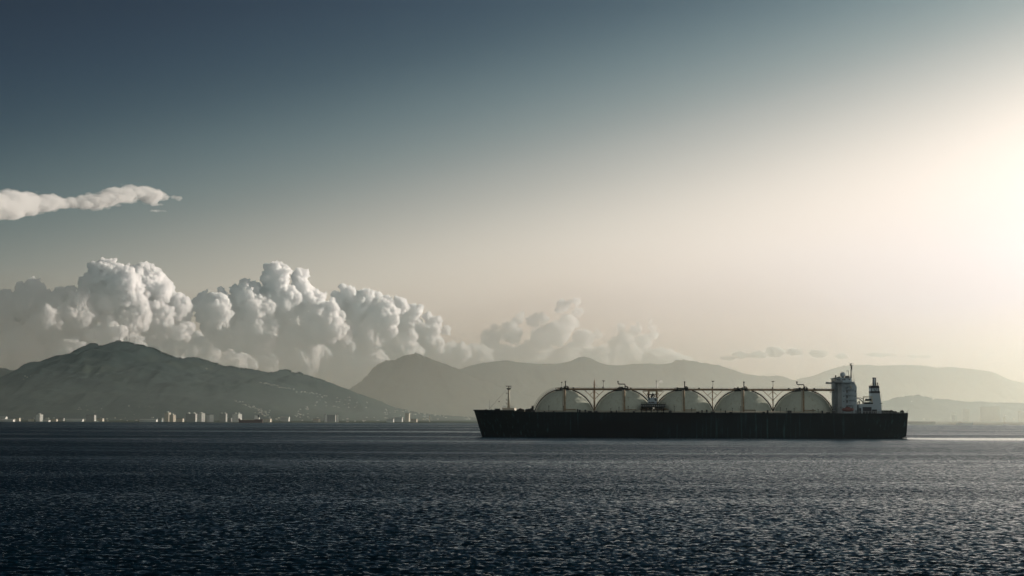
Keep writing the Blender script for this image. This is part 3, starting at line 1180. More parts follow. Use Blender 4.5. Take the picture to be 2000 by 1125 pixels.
# --- pipe bridge over the tank crowns
bz = L(1340, 760.7, 0).z
bx0, bx1 = L(1110, 760, 0).x, L(1632, 762, 0).x
br = MB()
br.box(bx0, bx1, -1.5, 1.5, bz - 0.72, bz - 0.12)
bridge = part('pipe_bridge', br, M_BROWN)
for y in (-1.25, -0.3, 0.6):
    part('cargo_pipe', MB().tube([(bx0 - 1.0, y, bz + 0.22), (bx1, y, bz + 0.22)], 0.36, 8), M_RUST, bridge)
q = MB()
for y in (-1.5, 1.5):
    q.tube([(bx0, y, bz + 1.05), (bx1, y, bz + 1.05)], 0.05, 4)
    x = bx0
    while x < bx1:
        q.tube([(x, y, bz - 0.1), (x, y, bz + 1.05)], 0.05, 4)
        x += 3.0
part('guard_rail', q, M_GREY, bridge)
for px in (1120, 1232, 1365, 1435, 1540, 1590):
    x = L(px, 760, 0).x
    part('valve', MB().box(x - 0.5, x + 0.5, -1.6, -0.4, bz + 0.3, bz + 1.2), M_DARK, bridge)

# --- support posts between the tanks with their forked struts
POSTS = [(1160.8, 742.5, 0.62, M_RUST), (1391.6, 760.0, 0.36, M_RUST), (1509.6, 760.0, 0.36, M_RUST)]
for px, ptop, rr, mt in POSTS:
    x = L(px, 780, 0).x
    q = MB()
    zt = L(px, ptop, 0).z
    q.tube([(x, 0, DECK_Z - 0.3), (x, 0, bz - 0.1)], rr, 10)
    if ptop < 750:
        q.tube([(x, 0, bz), (x, 0, zt)], rr * 0.85, 8, rr * 0.55)
        q.tube([(x, 0, zt), (x, 0, zt + 1.2)], 0.08, 4)
        q.tube([(x, 0, zt - 2.5), (x + 3.4, 0, bz)], 0.06, 4)
        for zz in np.arange(DECK_Z + 1, zt - 1, 1.2):
            q.box(x - rr - 0.25, x + rr + 0.25, -0.1, 0.1, zz, zz + 0.1)
    post = part('support_post', q, mt)
    q = MB()
    node, up = bz - 6.9, bz - 0.75
    for s in (-1, 1):
        q.tube([(x, 0, node), (x + s * 6.4, 0, up)], 0.21, 6)
        q.tube([(x + s * 3.1, 0, (node + up) / 2 + 0.05), (x, 0, up - 0.4)], 0.17, 6)
    q.ball((x, 0, node), 0.62, 6)
    part('forked_strut', q, M_RUST, post)
for px, top_ in ((1178.6, 743.3), (1392.4, 744.2), (1509.8, 744.6)):
    x = L(px, 760, 0).x
    zt = L(px, top_, 0).z
    q = MB()
    q.tube([(x, 0, bz), (x, 0, zt - 0.4)], 0.16, 6, 0.10)
    q.prism([(x - 0.25, zt - 0.65), (x + 0.25, zt - 0.65), (x + 0.95, zt - 0.12), (x + 0.95, zt + 0.05), (x - 0.95, zt + 0.05), (x - 0.95, zt - 0.12)], -0.6, 0.6)
    q.box(x - 0.75, x + 0.1, -0.7, 0.5, bz + 0.3, bz + 1.7)
    part('lamp_mast', q, M_DARK)

# --- cargo manifold amidships
man = MB()
pbox(man, 1252, 1300, 789.0, 795.5, -20.5, -6)
manifold = part('manifold_platform', man, M_DARK)
for px in np.linspace(1253, 1299, 12):
    a = L(px, 792, -20.6)
    part('hose_flange', MB().box(a.x - 0.35, a.x + 0.35, -20.8, -20.5, a.z - 0.5, a.z + 0.35), M_GREY, manifold)
for px in (1253, 1262, 1272, 1284, 1296):
    a = L(px, 795, -20)
    for yy in (-20.0, -8.0):
        part('leg', MB().tube([(a.x, yy, DECK_Z - 0.3), (a.x, yy, a.z)], 0.33, 6), M_DARK, manifold)
q = MB()
rail(q, [L(1252, 789, -20.5), L(1300, 789, -20.5)], 1.1, 1.2, 0.07, 3)
part('guard_rail', q, M_DARK, manifold)
q = MB()
for i in range(9):
    a = L(1254 + i * 5.5, 799, -15)
    q.tube([(a.x, -19.5, DECK_Z + 0.8 + (i % 3) * 0.9), (a.x, -6, DECK_Z + 0.8 + (i % 3) * 0.9)], 0.5, 7)
q.tube([L(1246, 803, -14), L(1310, 803, -14)], 0.45, 7)
q.tube([L(1250, 799.5, -17), L(1306, 799.5, -17)], 0.35, 7)
part('cargo_pipe', q, M_BROWN, manifold)
for (p0, p1) in (((1241.5, 804.5), (1252.5, 791)), ((1312.5, 804.5), (1300, 791))):
    q = MB()
    for yy in (-19.5, -18.5):
        q.tube([L(*p0, yy), L(*p1, yy)], 0.16, 4)
        q.tube([L(*p0, yy) + Vector((0, 0, 1)), L(*p1, yy) + Vector((0, 0, 1))], 0.08, 4)
    part('stairway', q, M_GREY, manifold)
q = MB()
for px in (1267.2, 1282.8):
    a = L(px, 762.5, -6)
    q.tube([(a.x, -6.0, DECK_Z - 0.3), (a.x, -6.0, a.z)], 0.55, 8)
    q.tube([(a.x, 3.0, DECK_Z - 0.3), (a.x, 3.0, a.z)], 0.55, 8)
a, c = L(1265, 763.5, -6), L(1285, 763.5, -6)
q.box(a.x - 3.0, c.x + 3.0, -6.4, -5.6, a.z - 0.4, a.z + 0.2)
q.box(a.x, c.x, -6.2, 3.2, a.z + 0.22, a.z + 0.6)
for (u0, v0), (u1, v1) in (((1254.5, 763.8), (1263, 773)), ((1262.5, 773), (1267, 779)), ((1263, 773), (1266, 766)), ((1297, 763.8), (1288, 773)), ((1288, 773), (1283, 779)), ((1288, 773), (1284, 766))):
    q.tube([L(u0, v0, -5), L(u1, v1, -5)], 0.2, 5)
crane = part('crane_tower', q, M_RUST)
q = MB()
pbox(q, 1265.3, 1282.8, 776.5, 788.8, -9, -4)
cab = part('control_cabin', q, M_WHITE)
for (u0, u1, v0, v1) in ((1267.5, 1270.5, 784.5, 787), (1272, 1277.5, 784.5, 787), (1266.6, 1269, 777, 780.5), (1279.5, 1282, 778, 783)):
    q = MB()
    pbox(q, u0, u1, v0, v1, -9.12, -8.9)
    part('window', q, M_GLASS, cab)
q = MB()
rr = random.Random(5)
for i in range(16):
    u, v0 = rr.uniform(1265, 1282), rr.uniform(769, 778)
    w = rr.uniform(0.8, 2.3)
    pbox(q, u, u + w, v0, v0 + rr.uniform(2, 6), -9.4 + rr.random(), -6.5 + rr.random())
q.tube([L(1272, 777, -9), L(1275, 768, -9), L(1279, 775, -9)], 0.5, 7)
q.tube([L(1267, 771, -8.6), L(1281, 770, -8.6)], 0.3, 6)
part('winch', q, M_DARK, crane)
q = MB()
q.tube([L(1281.8, 760, 0), L(1281.8, 741.5, 0)], 0.16, 6, 0.09)
a = L(1281.8, 744.5, 0)
q.box(a.x - 0.28, a.x + 0.28, -0.3, 0.3, a.z - 0.3, a.z + 0.3)
part('signal_mast', q, M_DARK)

# --- deck clutter along the near side
q = MB()
for (u0, u1, v0, v1) in ((1127, 1129.5, 799, 805), (1130.5, 1134, 800, 805), (1141.5, 1145, 800, 805), (1148, 1156, 802.5, 805.4), (1160, 1167, 802.8, 805.6),
                         (1370, 1372.5, 801, 806), (1379, 1382, 800.3, 806), (1360, 1366, 804, 806.2), (1388, 1396, 803.5, 806.4), (1489.5, 1494, 804, 807),
                         (1498, 1501, 801.5, 807), (1538, 1546, 802, 807.3), (1605, 1608, 802, 807.8), (1614, 1622, 805, 807.8), (1626, 1632, 803, 807.8),
                         (1192, 1196, 803, 805.6), (1203, 1205, 801.5, 805.6), (1236, 1240, 803, 805.8), (1416, 1418, 802, 806.3), (1425, 1430, 804.3, 806.3),
                         (1062, 1064, 802.5, 804.8), (1080, 1083, 803, 804.9), (1306, 1312, 802, 806)):
    part('mooring_gear', pbox(MB(), u0, u1, v0, v1, -20.6, -18.6), M_DARK)
for u in (1072, 1100.5, 1193, 1209, 1227, 1292, 1317, 1351, 1408, 1431, 1447, 1475, 1524, 1536, 1551, 1588, 1598):
    a = L(u, 804, -20)
    hgt = 1.6 + (u * 7 % 5) * 0.55
    q = MB()
    q.tube([(a.x, -20, DECK_Z - 0.3), (a.x, -20, DECK_Z + hgt)], 0.13, 5)
    q.box(a.x - 0.3, a.x + 0.3, -20.3, -19.7, DECK_Z + hgt, DECK_Z + hgt + 0.4)
    part('deck_lamp', q, M_DARK)
for y, zz, r_ in ((-19.9, 0.5, 0.25), (-19.0, 0.9, 0.3)):
    part('deck_pipe', MB().tube([(L(1050, 805, y).x, y, DECK_Z + zz), (L(1624, 807, y).x, y, DECK_Z + zz)], r_, 6), M_CREAM)

# --- forecastle
q = MB()
pbox(q, 981, 1004.5, 796.5, 801.5, -9, 9)
house = part('forecastle_store', q, M_CREAM)
q = MB()
rail(q, [L(982, 796.5, -9), L(1004.5, 796.5, -9), L(1004.5, 796.5, 9), L(982, 796.5, 9)], 1.1, 1.5, 0.06)
part('guard_rail', q, M_GREY, house)
part('mooring_gear', pbox(MB(), 966, 976, 798.2, 801.5, -7, -3), M_DARK)
part('mooring_gear', pbox(MB(), 947, 951, 799.4, 801.5, -5, -3), M_DARK)
part('mooring_gear', pbox(MB(), 958, 961, 799.6, 801.5, -6, -4), M_DARK)
q = MB()
a, c = L(993.7, 797, 0), L(993.7, 757, 0)
q.tube([a, c], 0.95, 12, 0.5)
fore = part('foremast', q, M_CREAM)
q = MB()
u, v = L(987.6, 754.2, 0), L(999, 754.2, 0)
q.box(u.x, v.x, -0.35, 0.35, u.z - 0.2, u.z + 0.22)
q.tube([c, (c.x, 0, u.z)], 0.35, 6)
w = L(993.7, 759, 0)
q.lathe([(0.5, w.z - 0.8), (1.5, w.z - 0.2), (1.5, w.z + 0.3), (0.01, w.z + 0.3)], (w.x, 0), 10)
q.tube([L(994.5, 759, 0), L(999.5, 756, 0)], 0.13, 5)
part('radar_platform', q, M_DARK, fore)
q = MB()
for py in (769, 781.5, 789):
    w = L(991.5, py, 0)
    q.box(w.x - 1.0, w.x + 0.6, -0.6, 0.6, w.z - 0.12, w.z + 0.12)
    q.box(w.x - 1.0, w.x - 0.85, -0.6, 0.6, w.z, w.z + 1.0)
for z in np.arange(a.z + 0.5, c.z, 0.8):
    q.box(a.x - 1.15 + 0.35 * (z - a.z) / (c.z - a.z), a.x - 0.4, -0.25, 0.25, z, z + 0.08)
part('ladder', q, M_DARK, fore)
q = MB()
q.tube([L(988, 762.5, 0), L(956.5, 797.5, 0)], 0.06, 4)
part('forestay', q, M_ROPE, fore)
q = MB()
q.tube([L(956.3, 800, 0), L(956.3, 781.5, 0)], 0.09, 5)
q.ball(L(956.3, 797.2, 0)[:], 0.32, 6)
part('jackstaff', q, M_GREY)
q = MB()
b_ = L(974.8, 784.2, 0)
q.ball(b_[:], 0.42, 8)
ab = q.build('anchor_ball', M_DARK)
ab.matrix_world = SHIP_M
q.v = [tuple(Vector(p) - b_) for p in q.v]
bpy.data.objects.remove(ab)
ab = q.build('anchor_ball', M_DARK)
ab.location = SHIP_M @ b_
tag(ab, 'small black ball hanging from the wire of the foremast over the bow', 'anchor ball')
# windlasses and mooring winches
for (u, v, r_) in ((1012, 802.4, 1.1), (1016.5, 801.3, 1.35), (1021, 802.2, 1.2), (1029, 802.2, 1.2), (1033, 801.6, 1.25), (1038.5, 800, 1.2), (1042, 803, 0.9)):
    a = L(u, v, -10)
    q = MB().tube([(a.x, -12, a.z), (a.x, -8, a.z)], r_, 10)
    q.box(a.x - r_, a.x + r_, -11.6, -8.4, DECK_Z - 0.3, a.z)
    part('winch', q, M_DARK)
part('winch_control_box', pbox(MB(), 1038, 1042.5, 792.5, 800, -12.5, -12.1), M_DARK)
part('winch_bed', pbox(MB(), 1009, 1024, 803.6, 806, -12.6, -7), M_DARK)
part('winch_bed', pbox(MB(), 1026, 1045, 803.6, 806, -12.6, -7), M_DARK)

# --- accommodation block
acc = MB()
a = L(1634.3, 808.5, -15.0)
zs = lambda py, yl=-15.0: L(1650, py, yl).z
xs_ = lambda px, yl=-15.0: L(px, 780, yl).x
acc.prism([(xs_(1636.0), DECK_Z - 0.3), (xs_(1673.6), DECK_Z - 0.3), (xs_(1673.6), zs(755.5)), (xs_(1669.6), zs(748.0)), (xs_(1669.0), zs(745.2)), (xs_(1636.0), zs(745.2))], -15, 15)
accom = part('accommodation_block', acc, M_WHITE)
q = MB()
pbox(q, 1636.6, 1643.5, 745.6, 808.2, -16.6, -15.01)
part('stair_tower', q, M_GREY, accom)
q = MB()
pbox(q, 1633.6, 1663.2, 738.2, 745.15, -13, 13)
wheel = part('wheelhouse', q, M_WHITE, accom)
q = MB()
pbox(q, 1632.5, 1664, 737.2, 738.1, -13.6, 13.6)
part('wheelhouse_roof', q, M_GREY, accom)
for i, u in enumerate((1634.6, 1638.2, 1645.2, 1649, 1657.6)):
    q = MB()
    pbox(q, u, u + (2.2 if i > 1 else 3.0), 739.8, 742.6, -13.12, -12.95)
    part('window', q, M_GLASS, accom)
for i in range(7):                                          # forward windows of the wheelhouse
    q = MB()
    xx = L(1633.6, 740, -13).x
    z1, z0_ = L(1633.6, 739.6, -13).z, L(1633.6, 742.8, -13).z
    q.box(xx - 0.1, xx + 0.05, -11.5 + i * 3.4, -8.9 + i * 3.4, z0_, z1)
    part('window', q, M_GLASS, accom)
for s in (-1, 1):
    q = MB()
    yy = sorted((s * 13.01, s * 21.5))
    if s < 0:
        a, c = L(1629, 747.0, -21.5), L(1646, 743.2, -21.5)
    q.box(a.x, c.x, yy[0], yy[1], a.z, a.z + 0.35)
    q.box(a.x, a.x + 0.3, yy[0], yy[1], a.z + 0.35, c.z)
    q.box(c.x - 0.3, c.x, yy[0], yy[1], a.z + 0.35, c.z - 0.2)
    yo = s * 21.5
    q.box(a.x + 0.3, c.x - 0.3, min(yo, yo - s * 0.3), max(yo, yo - s * 0.3), a.z + 0.35, c.z)
    part('bridge_wing', q, M_GREY, accom)
q = MB()
a, c = L(1645.5, 747.3, -18), L(1668, 745.8, -18)
q.box(a.x + 0.1, c.x, -18.2, -14.8, a.z, a.z + 0.45)
q.tube([L(1663.5, 747, -17.8), L(1653, 759, -15.2)], 0.22, 5)
q.tube([L(1646, 748, -17.8), L(1655, 759, -15.2)], 0.18, 5)
part('wing_bracket', q, M_WHITE, accom)
for i, py in enumerate((759.0, 769.4, 779.0, 789.4)):
    q = MB()
    a, c = L(1652.8, py, -17.4), L(1668.2, py, -17.4)
    q.box(a.x, c.x, -17.6, -15.01, a.z - 0.5, a.z)
    rail(q, [(a.x, -17.3, a.z), (c.x, -17.3, a.z)], 1.1, 1.3, 0.05, 2)
    q.tube([L(1666.5, py, -16.4), L(1657.0, py + 10.0, -16.4)], 0.13, 4)
    q.tube([L(1666.5, py - 2.6, -16.4), L(1657.0, py + 7.4, -16.4)], 0.06, 4)
    part('balcony', q, M_WHITE, accom)
    q = MB()
    pbox(q, 1653.0, 1655.8, py + 3.0, py + 8.9, -15.14, -14.9)
    part('door', q, M_GLASS, accom)
for (u0, u1, v0, v1) in ((1640, 1643.3, 794.5, 797.6), (1647.5, 1649, 763, 765), (1647.5, 1649, 773, 775), (1647.5, 1649, 783, 785), (1669.8, 1671.2, 763, 765), (1669.8, 1671.2, 773, 775), (1669.8, 1671.2, 783.5, 785.5), (1671, 1673, 801, 807.5)):
    q = MB()
    yy = -16.74 if u0 < 1644 else -15.14
    pbox(q, u0, u1, v0, v1, yy, yy + 0.25)
    part('window', q, M_GLASS, accom)
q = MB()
pbox(q, 1660.8, 1663.2, 753.5, 758.4, -16.6, -15.02)  # pale box standing in for a patch of sunlight on the wall
part('sunlit_patch', q, M_CREAM, accom)
# ladders, pipes and landings on the fore side, where the pipe bridge lands
q = MB()
for u in (1632.2, 1634.2):
    a, c = L(u, 808, -13), L(u, 745, -13)
    q.tube([a, c], 0.16, 5)
for v in np.arange(748, 806, 3.2):
    q.tube([L(1631.8, v, -13), L(1636.2, v, -13)], 0.10, 4)
part('ladder', q, M_GREY, accom)
for v in (748.5, 759, 777, 790):
    part('landing', pbox(MB(), 1630.6, 1636.2, v, v + 0.9, -13.6, -9), M_GREY, accom)
q = MB()
pbox(q, 1624, 1634, 764.5, 766, -5, 5)
rail(q, [L(1626, 764.5, -4), L(1634, 764.5, -4)], 2.2, 1.0, 0.08, 2)
part('landing', q, M_GREY, accom)
part('landing', pbox(MB(), 1625.5, 1634, 796.8, 798, -13, 3), M_GREY, accom)
part('deck_locker', pbox(MB(), 1627, 1634, 800.5, 806, -13, -6), M_GREY, accom)
# roof gear
q = MB()
c_ = L(1646, 732.0, -5)
q.ball(c_[:], 1.78, 12)
q.tube([(c_.x, -5, L(1646, 738, -5).z), (c_.x, -5, c_.z)], 0.7, 8)
part('radome', q, M_WHITE, accom)
q = MB()
c_ = L(1669.8, 752.0, -12)
q.ball(c_[:], 0.75, 8)
q.tube([(c_.x, -12, c_.z - 2.0), (c_.x, -12, c_.z)], 0.2, 5)
part('radome', q, M_CREAM, accom)
part('locker', pbox(MB(), 1652.5, 1659, 734.2, 737.4, -4, 2), M_DARK, accom)
part('locker', pbox(MB(), 1636, 1641, 735.8, 737.3, -8, -5), M_DARK, accom)
part('locker', pbox(MB(), 1631.2, 1633.4, 733.0, 737.5, -9, -8), M_DARK, accom)
q = MB()
q.tube([L(1657.1, 738, -3), L(1657.1, 723.5, -3)], 0.12, 5)
a, c = L(1653.2, 724.9, -3), L(1657.3, 724.0, -3)
q.box(a.x, c.x, -3.25, -2.75, a.z, c.z)
part('radar_mast', q, M_DARK, accom)
q = MB()
a, c = L(1662.0, 738, 0), L(1662.6, 709.5, 0)
q.tube([a, c], 0.42, 8, 0.16)
q.tube([L(1661.4, 738, -1.6), L(1662.4, 718, 0)], 0.14, 5)
for (u0, u1, v) in ((1659.3, 1664, 710.6), (1659.6, 1665, 713.6), (1660.5, 1664.6, 717.5), (1660.6, 1664.8, 722.5)):
    p, p2 = L(u0, v, 0), L(u1, v, 0)
    q.box(p.x, p2.x, -0.25, 0.25, p.z - 0.17, p.z + 0.17)
q.tube([L(1666.5, 708.3, 0), L(1665.8, 714, 0), L(1663, 716, 0)], 0.10, 5)
pbox(q, 1662.6, 1664.4, 714.5, 721.5, -0.3, 0.3)
pbox(q, 1660.2, 1661.6, 711, 715, -0.3, 0.3)
part('main_mast', q, M_DARK, accom)
for (u, v0, v1) in ((1669.3, 738.5, 752), (1666.6, 731, 747), (1651, 729, 738), (1638.6, 731.5, 738)):
    part('whip_antenna', MB().tube([L(u, v1, -11), L(u, v0, -11)], 0.06, 4), M_DARK, accom)
q = MB()
for pts in ([L(1632.5, 737.2, -13.4), L(1663.5, 737.2, -13.4)], [L(1663.5, 745.2, -14.8), L(1668.5, 748.5, -14.8), L(1673.4, 758.8, -14.8)], [L(1629.2, 743.2, -21.3), L(1646, 743.2, -21.3)]):
    rail(q, pts, 1.0, 1.3, 0.05, 2)
part('guard_rail', q, M_GREY, accom)

# --- lifeboat in its davits (the boat itself is a thing of its own)
for u in (1646.5, 1665.5):
    part('davit', MB().tube([L(u, 806.5, -17.5), L(u, 797, -17.5), L(u, 794, -19.5)], 0.28, 6), M_GREY)
lb = MB()
a, c = L(1644.4, 800.2, -19.5), L(1668, 800.2, -19.5)
ln = c.x - a.x
sec = []
for i in range(17):
    s = i / 16
    w = max(0.06, math.sin(math.pi * s) ** 0.55)
    ring = []
    for j in range(14):
        t = 2 * math.pi * j / 14
        yy, zz = math.cos(t), math.sin(t)
        zz = zz * (1.15 if zz > 0 else 1.25)
        ring.append(((s - 0.5) * ln, yy * 1.45 * w, zz * (0.35 + 0.65 * w) + (0.15 * (2 * s - 1) ** 2)))
    sec.append(ring)
lb.add([p for r_ in sec for p in r_], [(i * 14 + j, (i + 1) * 14 + j, (i + 1) * 14 + (j + 1) % 14, i * 14 + (j + 1) % 14) for i in range(16) for j in range(14)], True)
boat = lb.build('lifeboat', M_RED)
boat.matrix_world = SHIP_M @ Matrix.Translation(((a.x + c.x) / 2, -19.5, a.z))
tag(boat, 'dull red lifeboat hanging at the foot of the ship\'s white block', 'lifeboat')
q = MB()
q.box(-1.6, 1.4, -0.8, 0.8, 1.0, 1.75)
q.build('canopy', M_RED, boat)
for i in range(4):
    MB().box(-3.0 + i * 1.7, -2.5 + i * 1.7, -1.50, -1.2, 0.1, 0.4).build('window', M_GLASS, boat)

# --- engine casing and funnel
q = MB()
pbox(q, 1677.8, 1721.4, 789.2, 808.2, -13, 13)
casing = part('engine_casing', q, M_WHITE)
for (u0, u1, v0, v1) in ((1685, 1702.2, 795, 807.9), (1703.2, 1712.8, 799.8, 807.9), (1678.4, 1682, 797, 807.9)):
    q = MB()
    pbox(q, u0, u1, v0, v1, -13.15, -12.9)
    part('doorway', q, M_BAND, casing)
q = MB()
for u in (1690, 1695.5, 1706, 1710.5, 1715.5, 1718.5):
    pbox(q, u, u + 1.1, 803.5, 808.2, -15.6, -14.8)
pbox(q, 1676, 1722, 803.2, 803.8, -15.4, -15.0)
part('guard_rail', q, M_GREY, casing)
for y0_, y1_ in ((-9, -8.2), (5, 5.8)):
    q = MB()
    for k_, (u0, u1, v0, v1) in enumerate(((1686, 1687.4, 776.3, 789.2), (1702.6, 1704, 776.3, 789.2), (1685.9, 1704.1, 774.2, 776.2), (1687.5, 1702.5, 782.6, 784))):
        pbox(q, u0, u1, v0, v1, y0_, y1_)
    part('hose_frame', q, M_CREAM, casing)
part('blower', pbox(MB(), 1692, 1703, 778.8, 782.6, -7.5, -2), M_DARK, casing)
part('blower', pbox(MB(), 1690, 1700, 785.5, 789.2, -8, -2), M_DARK, casing)
part('blower', pbox(MB(), 1701, 1705, 786.5, 789.2, -10, -4), M_DARK, casing)
q = MB()
q.tube([L(1674, 778.8, -5), L(1679, 779.5, -5), L(1683.5, 783, -5), L(1686, 789, -5)], 0.3, 7)
q.tube([L(1674, 776.5, -3), L(1682, 777.5, -3), L(1686.5, 780, -3)], 0.15, 5)
q.tube([L(1674.5, 788, -8), L(1678, 782, -8), L(1678, 789, -8)], 0.3, 6)
q.tube([L(1676.5, 808, -11), L(1679.5, 782.5, -11)], 0.2, 5)
part('pipe_run', q, M_DARK, casing)
# funnel: leaning after edge, narrowing towards the top
def funnel_slab(py0, py1, grow=0.0, yh=4.0):
    w = MB()
    r_ = lambda v: 1717.0 + (v - 752.4) / 36.8 * 4.2
    xl, xr0, xr1 = L(1701, 770, -yh).x - grow, L(r_(py0), 770, -yh).x + grow, L(r_(py1), 770, -yh).x + grow
    zt, zb = L(1710, py0, -yh).z, L(1710, py1, -yh).z
    w.prism([(xl, zb), (xr1, zb), (xr0, zt), (xl, zt)], -yh - grow, yh + grow)
    return w, xl, xr0, zt, zb


funnel = part('funnel', funnel_slab(752.8, 789.2)[0], M_WHITE)
part('dark_band', funnel_slab(753.0, 758.2, 0.06)[0], M_BAND, funnel)
part('dark_band', funnel_slab(763.8, 768.0, 0.06)[0], M_BAND, funnel)
q = MB()
z0_, z1_ = L(1710, 763.7, -6).z, L(1710, 758.3, -6).z
for (u0, u1, w_) in ((1702.2, 1702.2, 1.1), (1707.2, 1709.6, 1.0), (1713.0, 1710.6, 1.0), (1716.0, 1716.0, 0.9)):
    xa, xb = L(u0, 760, -6).x, L(u1, 760, -6).x
    q.prism([(xb, z0_), (xb + w_ / 2.9, z0_), (xa + w_ / 2.9, z1_), (xa, z1_)], -4.07, -3.95)
part('emblem', q, M_BAND, funnel)
for (u, r_) in ((1705.9, 0.62), (1709.4, 0.62)):
    q = MB()
    q.tube([L(u, 753, -1.0), L(u, 738.0, -1.0)], r_, 10)
    q.lathe([(r_ + 0.12, L(u, 739, -1).z), (r_ + 0.12, L(u, 737.6, -1).z), (r_ - 0.15, L(u, 737.4, -1).z)], (L(u, 740, -1).x, -1.0), 10)
    part('exhaust_pipe', q, M_BAND, funnel)
q = MB()
q.tube([L(1707.7, 753, -2.0), L(1707.7, 739.0, -2.0)], 0.42, 10)
part('exhaust_pipe', q, M_WHITE, funnel)
q = MB()
rail(q, [L(1701, 752.6, -6), L(1717, 752.6, -6), L(1717, 752.6, 6), L(1701, 752.6, 6)], 1.1, 1.6, 0.06)
pbox(q, 1713, 1714.4, 747, 752.6, -4, -3)
for v in np.arange(770, 789, 2.2):
    p = L(1719.4 + (v - 752.4) / 36.8 * 2.4, v, 0)
    q.box(p.x, p.x + 0.5, -0.4, 0.4, p.z - 0.05, p.z + 0.05)
for v in np.arange(788, 806, 3):
    pbox(q, 1721.4, 1723.0, v, v + 0.7, -8, -5)
pbox(q, 1721.4, 1723.2, 787.6, 788.6, -10, -4)
part('guard_rail', q, M_DARK, funnel)

# --- stern deck
for (u, v, r_) in ((1740, 804.6, 1.25), (1743.5, 805.6, 1.0), (1737.5, 805.8, 0.9), (1748.3, 805.6, 0.9), (1754, 806.6, 0.6), (1761.2, 804.6, 1.15)):
    a = L(u, v, -10)
    q = MB().tube([(a.x, -12.5, a.z), (a.x, -8.5, a.z)], r_, 10)
    q.box(a.x - r_ * 0.8, a.x + r_ * 0.8, -12, -9, DECK_Z - 0.3, a.z)
    part('winch', q, M_DARK)
part('deck_locker', pbox(MB(), 1724.6, 1736, 801.4, 809, -12, -4), M_DARK)
part('mooring_gear', pbox(MB(), 1764, 1768.5, 806, 809, -12, -8), M_DARK)
q = MB()
pbox(q, 1768.5, 1773.4, 806.2, 810, -15.5, 15.5)
part('stern_bulwark', q, M_HULL)
q = MB()
q.tube([L(1769.5, 807.5, 0), L(1775.4, 799.8, 0)], 0.10, 5, 0.06)
part('ensign_staff', q, M_DARK)

# a wisp of steam over the manifold
def puff_mesh(balls):
    w = MB()
    for c, r_ in balls:
        w.ball(c, r_, 8)
    return w


q = puff_mesh([(tuple(L(1282.6, 755.5, 2)), 0.8), (tuple(L(1283.2, 752.8, 2)), 1.1), (tuple(L(1284.2, 751, 2)), 0.8), (tuple(L(1288.5, 746.6, 2)), 0.7),
               (tuple(L(1291, 745.2, 2)), 1.1), (tuple(L(1293, 745.6, 2)), 0.8), (tuple(L(1286, 749, 2)), 0.5)])
st = q.build('steam', None)
st.matrix_world = SHIP_M
sm = bpy.data.materials.new('steam')
sm.use_nodes = True
sm.node_tree.nodes.clear()
nb = NB(sm.node_tree)
vs_ = nb.n('ShaderNodeVolumeScatter')
vs_.inputs['Color'].default_value = (1, 1, 1, 1)
vs_.inputs['Density'].default_value = 0.45
oo = nb.n('ShaderNodeOutputMaterial')
nb.l(vs_.outputs[0], oo.inputs['Volume'])
st.data.materials.append(sm)
tag(st, 'small white puff of steam drifting over the middle of the ship', 'steam', kind='stuff')

# ------------------------------------------------------------------ the town along the shore
def plaster(name, col):
    """rendered wall with rows of small windows"""
    m = bpy.data.materials.new(name)
    m.use_nodes = True
    nb = NB(m.node_tree)
    p = m.node_tree.nodes['Principled BSDF']
    t = nb.n('ShaderNodeTexCoord')
    s = nb.n('ShaderNodeSeparateXYZ')
    nb.l(t.outputs['Object'], s.inputs[0])
    hor = nb.m('FRACT', nb.m('DIVIDE', nb.m('ADD', s.outputs[0], s.outputs[1]), 4.4))
    ver = nb.m('FRACT', nb.m('DIVIDE', s.outputs[2], 3.4))
    w = nb.m('MULTIPLY', nb.m('GREATER_THAN', hor, 0.55), nb.m('GREATER_THAN', ver, 0.55))
    c = nb.mix(nb.m('MULTIPLY', w, 0.8), col, (0.06, 0.07, 0.08))
    nb.l(c, p.inputs['Base Color'])
    p.inputs['Roughness'].default_value = 0.8
    return m


WALLS = {'white': plaster('white_plaster', (0.80, 0.77, 0.70)), 'cream': plaster('cream_plaster', (0.66, 0.58, 0.46)),
         'grey': plaster('grey_plaster', (0.34, 0.33, 0.30)), 'tan': plaster('tan_plaster', (0.55, 0.48, 0.38))}
M_ROOFT = mat('flat_roof', (0.22, 0.20, 0.18), 0.9)
M_TILE = mat('house_roof', (0.30, 0.17, 0.11), 0.9, var=0.3, vscale=0.3)
M_PLAIN = mat('house_plaster', (0.82, 0.78, 0.70), 0.8)
M_SHED = mat('pale_sheet_metal', (0.46, 0.45, 0.41), 0.6, var=0.1, vscale=0.05)


